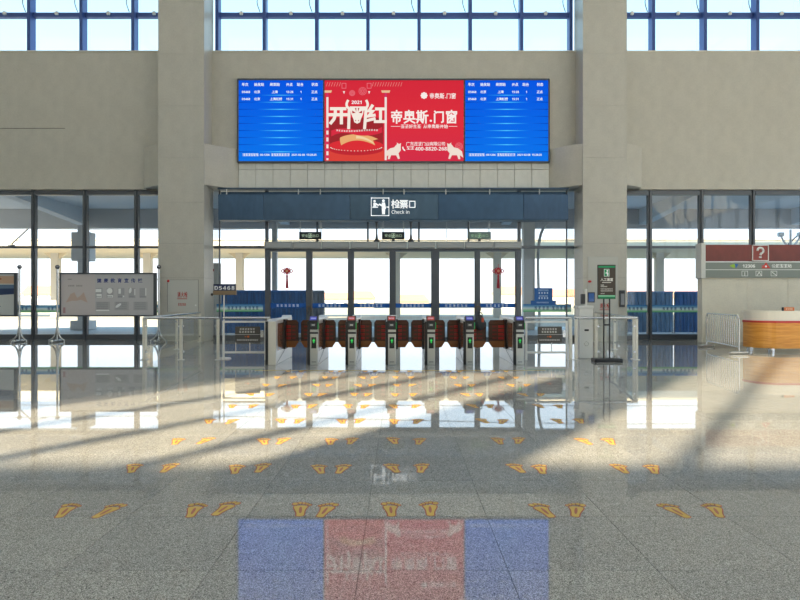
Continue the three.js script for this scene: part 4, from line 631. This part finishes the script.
{ // counter
  const d = 16.4, t = thing('service_counter', 'wooden information counter with white top and red stripe on steel feet', 'counter', [9.86, 0, -d]), hB = 0.12, hR = PY(323, d), hR2 = PY(321, d), hT = PY(311, d), L = 5;
  const plan = (g) => { const r = 0.62, p = [[L, 0.0 + g], [r, 0.0 + g]]; for (let k = 0; k <= 10; k++) { const a = Math.PI / 2 * k / 10; p.push([r - (r + g) * Math.sin(a), -r + (r + g) * Math.cos(a)]); } p.push([-g, -0.85], [L, -0.85]); return p.map(([a, b]) => [a, b]); };
  const wood = new THREE.MeshStandardMaterial({ map: woodMap, roughness: 0.28 });
  part('body', prism(plan(0), hB, hR), wood, t); part('red_stripe', prism(plan(0.02), hR, hR2), std([0.55, 0.03, 0.03], 0.35), t); part('top_fascia', prism(plan(-0.015), hR2, hT - 0.04), std([0.86, 0.83, 0.74], 0.35), t); part('worktop', prism(plan(0.02), hT - 0.04, hT), std([0.84, 0.82, 0.74], 0.3), t);
  for (const [a, b] of [[0.45, -0.25], [0.12, -0.72], [2.2, -0.2], [3.9, -0.2]]) part('foot', new THREE.CylinderGeometry(0.085, 0.085, hB, 20).translate(a, hB / 2, b), M.chrome, t);
  const n = thing('name_plate', 'small orange name plate standing on the counter top', 'name plate', [PX(788.4, 16.6), hT, -16.62]); part('plate', rb(-0.13, 0.17, 0, 0.1, -0.02, 0.02, 0.008), std([0.75, 0.27, 0.08], 0.4), n); const [c, q] = canvasOf(256, 80, '#e07a3c'); ink(q, '#ffe9d4'); write(q, '####', 40, 20, 40, 0.12, 1.15); part('print', sheet(-0.12, 0.16, 0.01, 0.09, 0.0215), printM(c, 0.4), n); part('holder', rb(-0.16, -0.125, 0, 0.1, -0.03, 0.03, 0.006), M.black, n);
}
{ // crowd barrier standing end-on to the wall
  const t = thing('crowd_barrier', 'steel crowd barrier with many upright bars beside the counter', 'barrier', [9.01, 0, -15.95]), L = 2.45, H = 1.04;
  const at = (u) => [0.16 * u, -u];   // along the depth
  const fr = [[at(0), 0.06], [at(0), H - 0.09], [at(0.09), H], [at(L - 0.09), H], [at(L), H - 0.09], [at(L), 0.06]].map(([[x, z], y]) => [x, y, z]);
  part('frame', [rod(fr[0], fr[1], 0.021), rod(fr[1], fr[2], 0.021), rod(fr[2], fr[3], 0.021), rod(fr[3], fr[4], 0.021), rod(fr[4], fr[5], 0.021), rod([at(0)[0], 0.2, 0], [at(L)[0], 0.2, -L], 0.018)], M.steel, t);
  for (let k = 1; k < 17; k++) { const [x, z] = at(L * k / 17); part('bar', rod([x, 0.2, z], [x, H, z], 0.011, 8), M.steel, t); }
  for (const u of [0, L]) { const [x, z] = at(u); part('foot', new THREE.TubeGeometry(new THREE.CatmullRomCurve3([[-0.24, 0], [-0.2, 0.05], [0.2, 0.05], [0.24, 0], [0.2, -0.05], [-0.2, -0.05]].map(([a, b]) => new THREE.Vector3(x + a * 0.95, 0.03 + (b + 0.05) * 0.35, z + b)), true, 'catmullrom', 0.3), 40, 0.021, 8, true), M.steel, t); }
}

// ------------------------------------------------------------------ floor stickers
{
  const yellow = std([0.62, 0.41, 0.07], 0.55), redEdge = std([0.36, 0.06, 0.035], 0.6), pink = std([0.42, 0.13, 0.07], 0.6);
  const foot = (grow) => { const s = new THREE.Shape(), g = grow; s.moveTo(-0.026 - g, -0.125); s.bezierCurveTo(-0.03 - g, -0.155 - g, 0.03 + g, -0.155 - g, 0.028 + g, -0.12); s.bezierCurveTo(0.03 + g, -0.05, 0.028 + g, -0.02, 0.052 + g, 0.045); s.bezierCurveTo(0.056 + g, 0.075 + g, -0.055 - g, 0.09 + g, -0.053 - g, 0.055); s.bezierCurveTo(-0.05 - g, 0.0, -0.022 - g, -0.05, -0.026 - g, -0.125); return s; };
  const flat = (shapes, y) => mergeGeometries(shapes.map((s) => new THREE.ExtrudeGeometry(s, { depth: 0.0006, bevelEnabled: false, curveSegments: 6 }))).rotateX(-Math.PI / 2).translate(0, y, 0);
  const toes = (g) => [[-0.044, 0.118, 0.019], [-0.008, 0.134, 0.014], [0.022, 0.124, 0.0125], [0.047, 0.105, 0.0115], [0.067, 0.082, 0.0105]].map(([x, y, r]) => { const s = new THREE.Shape(); s.absellipse(x, y, r + g, r * 1.35 + g, 0, Math.PI * 2); return s; });
  const under = flat([foot(0.009), ...toes(0.009)], 0.0004), over = flat([foot(0), ...toes(0)], 0.0011), inner = (() => { const s = new THREE.Shape(); s.absellipse(0, -0.02, 0.012, 0.07, 0, Math.PI * 2); return flat([s], 0.0018); })();
  const proto = thing('footprint_sticker', '', 'floor sticker'); part('red_edge', under, redEdge, proto); part('yellow_print', over, yellow, proto); part('inner_patch', inner, pink, proto);
  const lanes = [[-2.15, 0.145, 'lane beside the end cabinet', 0.62], [-1.31, 0.1, 'lane between blue and first red displays', 0.28], [-0.6, 0.1, 'lane between first and middle red displays', 0.18], [0.065, 0.13, 'lane between middle and last red displays', 0.12], [1.11, 0.11, 'lane between last red and blue displays', -0.22], [2.03, 0.13, 'wide lane near the reader pillar', -0.5]];
  const ordinal = ['ninth', 'eighth', 'seventh', 'sixth', 'fifth', 'fourth', 'third', 'second', 'first'];
  let first = true;
  for (const [lx, half, label, turn] of lanes) for (let k = 0; k < 9; k++) for (const s of [-1, 1]) {
    const o = first ? proto : proto.clone(); if (!first) { o.name = numbered('footprint_sticker'); scene.add(o); } first = false;
    o.position.set(lx + s * half + (rnd() - 0.5) * 0.03, 0, -(4.15 + 1.01 * k) + (rnd() - 0.5) * 0.05); o.rotation.y = -s * 0.16 + (rnd() - 0.5) * 0.25 + turn * 0.15; o.scale.set(-s * 0.92, 1, 0.95);
    o.userData = { label: 'yellow footprint sticker, ' + ordinal[k] + ' pair from the gates, ' + label, category: 'floor sticker', group: 'footprint stickers in the ' + label };
  }
  const line = thing('floor_line', 'thin yellow waiting line taped across the floor before the gates', 'floor line', [0, 0, -12.35]); part('tape', rb(PX(255, 12.35), PX(545, 12.35), 0, 0.0012, -0.03, 0.03, 0.0004, 1), std([0.5, 0.34, 0.03], 0.5), line);
}

// ------------------------------------------------------------------ outside: platforms, canopies, hoardings, town
{
  const g = setting('ground_outside', 'paved platforms and track bed outside the glazing', 'ground'); const pave = std([0.34, 0.36, 0.38], 0.7);
  part('near_platform', bx(-60, 60, -1.3, -0.02, -33, -22.36), pave, g); part('track_bed', bx(-90, 90, -1.6, -1.2, -44, -33), std([0.3, 0.28, 0.25], 0.9), g); part('far_platform', bx(-90, 90, -1.3, -0.02, -60, -44), std([0.5, 0.48, 0.44], 0.8), g);
  part('platform_edge_stripe', bx(-60, 60, -0.02, -0.01, -32.2, -32.0), std([0.7, 0.7, 0.66], 0.7), g); part('far_land', bx(-500, 500, -1.5, -0.6, -900, -60), std([0.42, 0.38, 0.28], 0.95), g);
  part('rear_forecourt', bx(-200, 200, -0.5, -0.05, 13.8, 300), std([0.4, 0.4, 0.38], 0.9), g);
  const rails = setting('trim_tracks', 'steel rails of the tracks between the platforms', 'track'); for (const z of [-35.5, -37, -40, -41.5]) part('rail', bx(-90, 90, -1.2, -1.05, z - 0.04, z + 0.04), M.steel, rails);
  const soff = std([0.70, 0.72, 0.75], 0.7), edge = std([0.52, 0.53, 0.54], 0.6), beige = std([0.72, 0.64, 0.5], 0.7), pale = std([0.62, 0.60, 0.56], 0.6);
  const near = thing('platform_canopy', 'dark grey platform canopy right outside the glazing', 'canopy', [0, 0, -26]);
  part('soffit', bx(-60, 60, 6.0, 6.3, -4.2, 3.6), soff, near); part('fascia_beam', bx(-60, 60, 5.05, 6.2, -4.4, -4.0), edge, near);
  for (const x of [-22, -15.7, -5.5, 5.5, 12.4, 20]) part('beam', extrude([[-4.1, 5.2], [-4.1, 6.02], [3.6, 6.02], [3.6, 5.85]], 0.45).rotateY(Math.PI / 2).rotateY(Math.PI).translate(x, 0, 0), soff, near);
  for (const [px, w] of [[83.5, 0.75], [689, 0]]) if (w) { const x = PX(px, 29.4); part('column', rb(x - 0.2, x + 0.2, 0, 5.1, -3.6, -3.2, 0.03), edge, near); part('cable_box', rb(x - 0.45, x + 0.45, 3.35, 4.75, -3.7, -3.1, 0.03), edge, near); part('base', rb(x - 0.45, x + 0.45, 0, 0.45, -3.8, -3.0, 0.03), edge, near); }
  { const x = PX(516 + 12, 29.4); part('column', rb(x - 0.28, x + 0.28, 0, 5.3, -3.6, -3.1, 0.03), pale, near); part('downpipe', tube([[x + 0.5, 0, -3.1], [x + 0.5, 4.4, -3.1], [x + 0.8, 5.1, -3.1], [x + 1.4, 5.4, -3.1]], 0.07, 20, 8), edge, near); }
  { const x = PX(275, 29.4); part('column', rb(x - 0.12, x + 0.12, 0, 5.3, -3.5, -3.2, 0.03), pale, near); }
  const far = thing('platform_canopy', 'beige canopy of the far platform across the tracks', 'canopy', [0, 0, -51]);
  part('roof', bx(-90, 90, 5.45, 5.95, -7, 7), beige, far); part('edge_beam', bx(-90, 90, 5.2, 5.6, 6.7, 7.1), beige, far);
  for (const px of [-60, 56, 148, 240, 396.5, 497, 583, 659, 760, 860]) { const x = PX(px, 51); part('column', rb(x - 0.32, x + 0.32, 0, 5.5, -0.3, 0.3, 0.04), pale, far); part('bracket', extrude([[-1.0, 5.47], [1.0, 5.47], [0.32, 4.95], [-0.32, 4.95]], 0.3).translate(x, 0, -0.15), beige, far); }
  // hoardings on the near platform
  const hoarding = (label, pa, pb, d, y0, col) => { const t = thing('site_hoarding', label, 'fence', [PX(pa, d), 0, -d], 0, 'blue hoardings on the platform'), w = PX(pb, d) - PX(pa, d), H = PY(y0, d), n = Math.max(2, Math.round(w / 0.85)); const m = std(col, 0.55, 0, { map: fenceMap });
    for (let i = 0; i < n; i++) { const a = w * i / n, rib = []; rib.push(bx(a + 0.01, a + w / n - 0.01, 0.05, H, -0.03, 0)); for (let k = 0; k < 5; k++) rib.push(bx(a + (k + 0.3) * w / n / 5, a + (k + 0.7) * w / n / 5, 0.05, H, 0, 0.03)); part('panel', rib, m, t); }
    part('rail', bx(0, w, H - 0.02, H + 0.04, -0.05, 0.04), std(col, 0.5), t); for (let i = 0; i <= n; i++) part('stay', rod([w * i / n, 0, -0.06], [w * i / n, H, -0.06], 0.03, 8), M.steel, t); };
  hoarding('dark blue corrugated hoarding seen through the doors by the train number sign', 205, 311, 25.4, 291.2, [0.055, 0.235, 0.66]); hoarding('pale blue corrugated hoarding panel beside the dark blue one', 312, 324, 25.6, 291.2, [0.42, 0.50, 0.62]);
  hoarding('light blue striped hoarding seen beyond the manual lane column', 628, 673, 26, 292.2, [0.2, 0.42, 0.78]); hoarding('deep blue corrugated hoarding seen next to the information wall', 675, 712, 26, 292.2, [0.05, 0.22, 0.66]);
  // white sheet panel behind the glass near the doors
  const wp = thing('white_panel', 'tall white cabinet on the platform beside the hydrant column', 'cabinet', [PX(211, 23.6), 0, -23.6]); part('body', rb(-0.34, 0.3, 0, PY(263, 23.6), -0.4, 0.0, 0.03), M.whitePaint, wp); part('base', rb(-0.36, 0.32, 0, 0.7, -0.42, 0.02, 0.02), edge, wp);
  // platform lamp with two curved arms
  const lamp = thing('platform_lamp', 'double armed grey platform lamp post above the information sign', 'lamp post', [PX(790.5, 31), 0, -31]); part('pole', rod([0, 0, 0], [0, 5.1, 0], 0.06, 10), edge, lamp); for (const s of [-1, 1]) { part('arm', tube([[0, 4.2, 0], [s * 0.25, 4.35, 0], [s * 0.5, 4.75, 0]], 0.05, 12, 8), edge, lamp); part('lamp_head', rb(s * 0.5 - 0.14, s * 0.5 + 0.14, 4.72, 4.95, -0.12, 0.12, 0.05), edge, lamp); }
  // contact wires over the tracks
  const wires = thing('contact_wires', 'thin overhead wires with hangers above the tracks', 'wires', [0, 0, -38]); for (const [y, z, sag] of [[5.9, 0, 0.5], [5.2, 0, 0.05], [6.1, 3, 0.6]]) part('wire', tube([[-45, y + sag, z], [-15, y, z], [15, y + sag, z], [45, y, z]], 0.025, 60, 5), M.darkGrey, wires); for (const x of [-24.6, 24.6]) part('mast_arm', [rod([x, 5, 0], [x + 1.3, 6.2, 0], 0.05), rod([x + 1.3, 6.2, 0], [x + 2.2, 6.0, 0], 0.05), new THREE.CylinderGeometry(0.2, 0.2, 0.12, 10).translate(x, 4.9, 0)], M.darkGrey, wires);
  // town beyond
  const wallC = std([0.82, 0.80, 0.76], 0.9), roofC = std([0.62, 0.30, 0.20], 0.9), tan = std([0.72, 0.62, 0.46], 0.9);
  [[44, 130, 9, 3.2, 'white house with an orange roof seen beyond the poster boards'], [362, 150, 6, 2.4, 'pink roofed house seen through the door under the first exit sign'], [340, 170, 18, 2.2, 'long low white building beyond the platform seen through the doors'], [412, 160, 9, 1.6, 'small tan house beyond the far platform near its white pillar'], [510, 140, 7, 3.4, 'red roofed house beside the white platform pillar'], [565, 170, 15, 3.2, 'tan block of houses beyond the reader pillar'], [668, 150, 24, 2.4, 'row house with red roof above the blue hoardings']].forEach(([px, d, w, h, label], i) => {
    const t = thing('house', label, 'house', [PX(px, d), -0.6, -d], 0, 'houses beyond the railway'); part('wall', bx(-w / 2, w / 2, 0, h, -5, 0), i % 2 ? tan : wallC, t); part('roof', extrude([[-w / 2 - 0.4, h], [w / 2 + 0.4, h], [w / 2 - 1.2, h + 1.9], [-w / 2 + 1.2, h + 1.9]], 6).translate(0, 0, -5.5), roofC, t);
    const n = Math.max(2, Math.floor(w / 2.6)); for (let k = 0; k < n; k++) part('window', bx(-w / 2 + (k + 0.35) * w / n, -w / 2 + (k + 0.65) * w / n, h * 0.35, h * 0.75, -0.05, 0.04), std([0.3, 0.33, 0.36], 0.4), t);
  });
}
renderer.render(scene, camera);
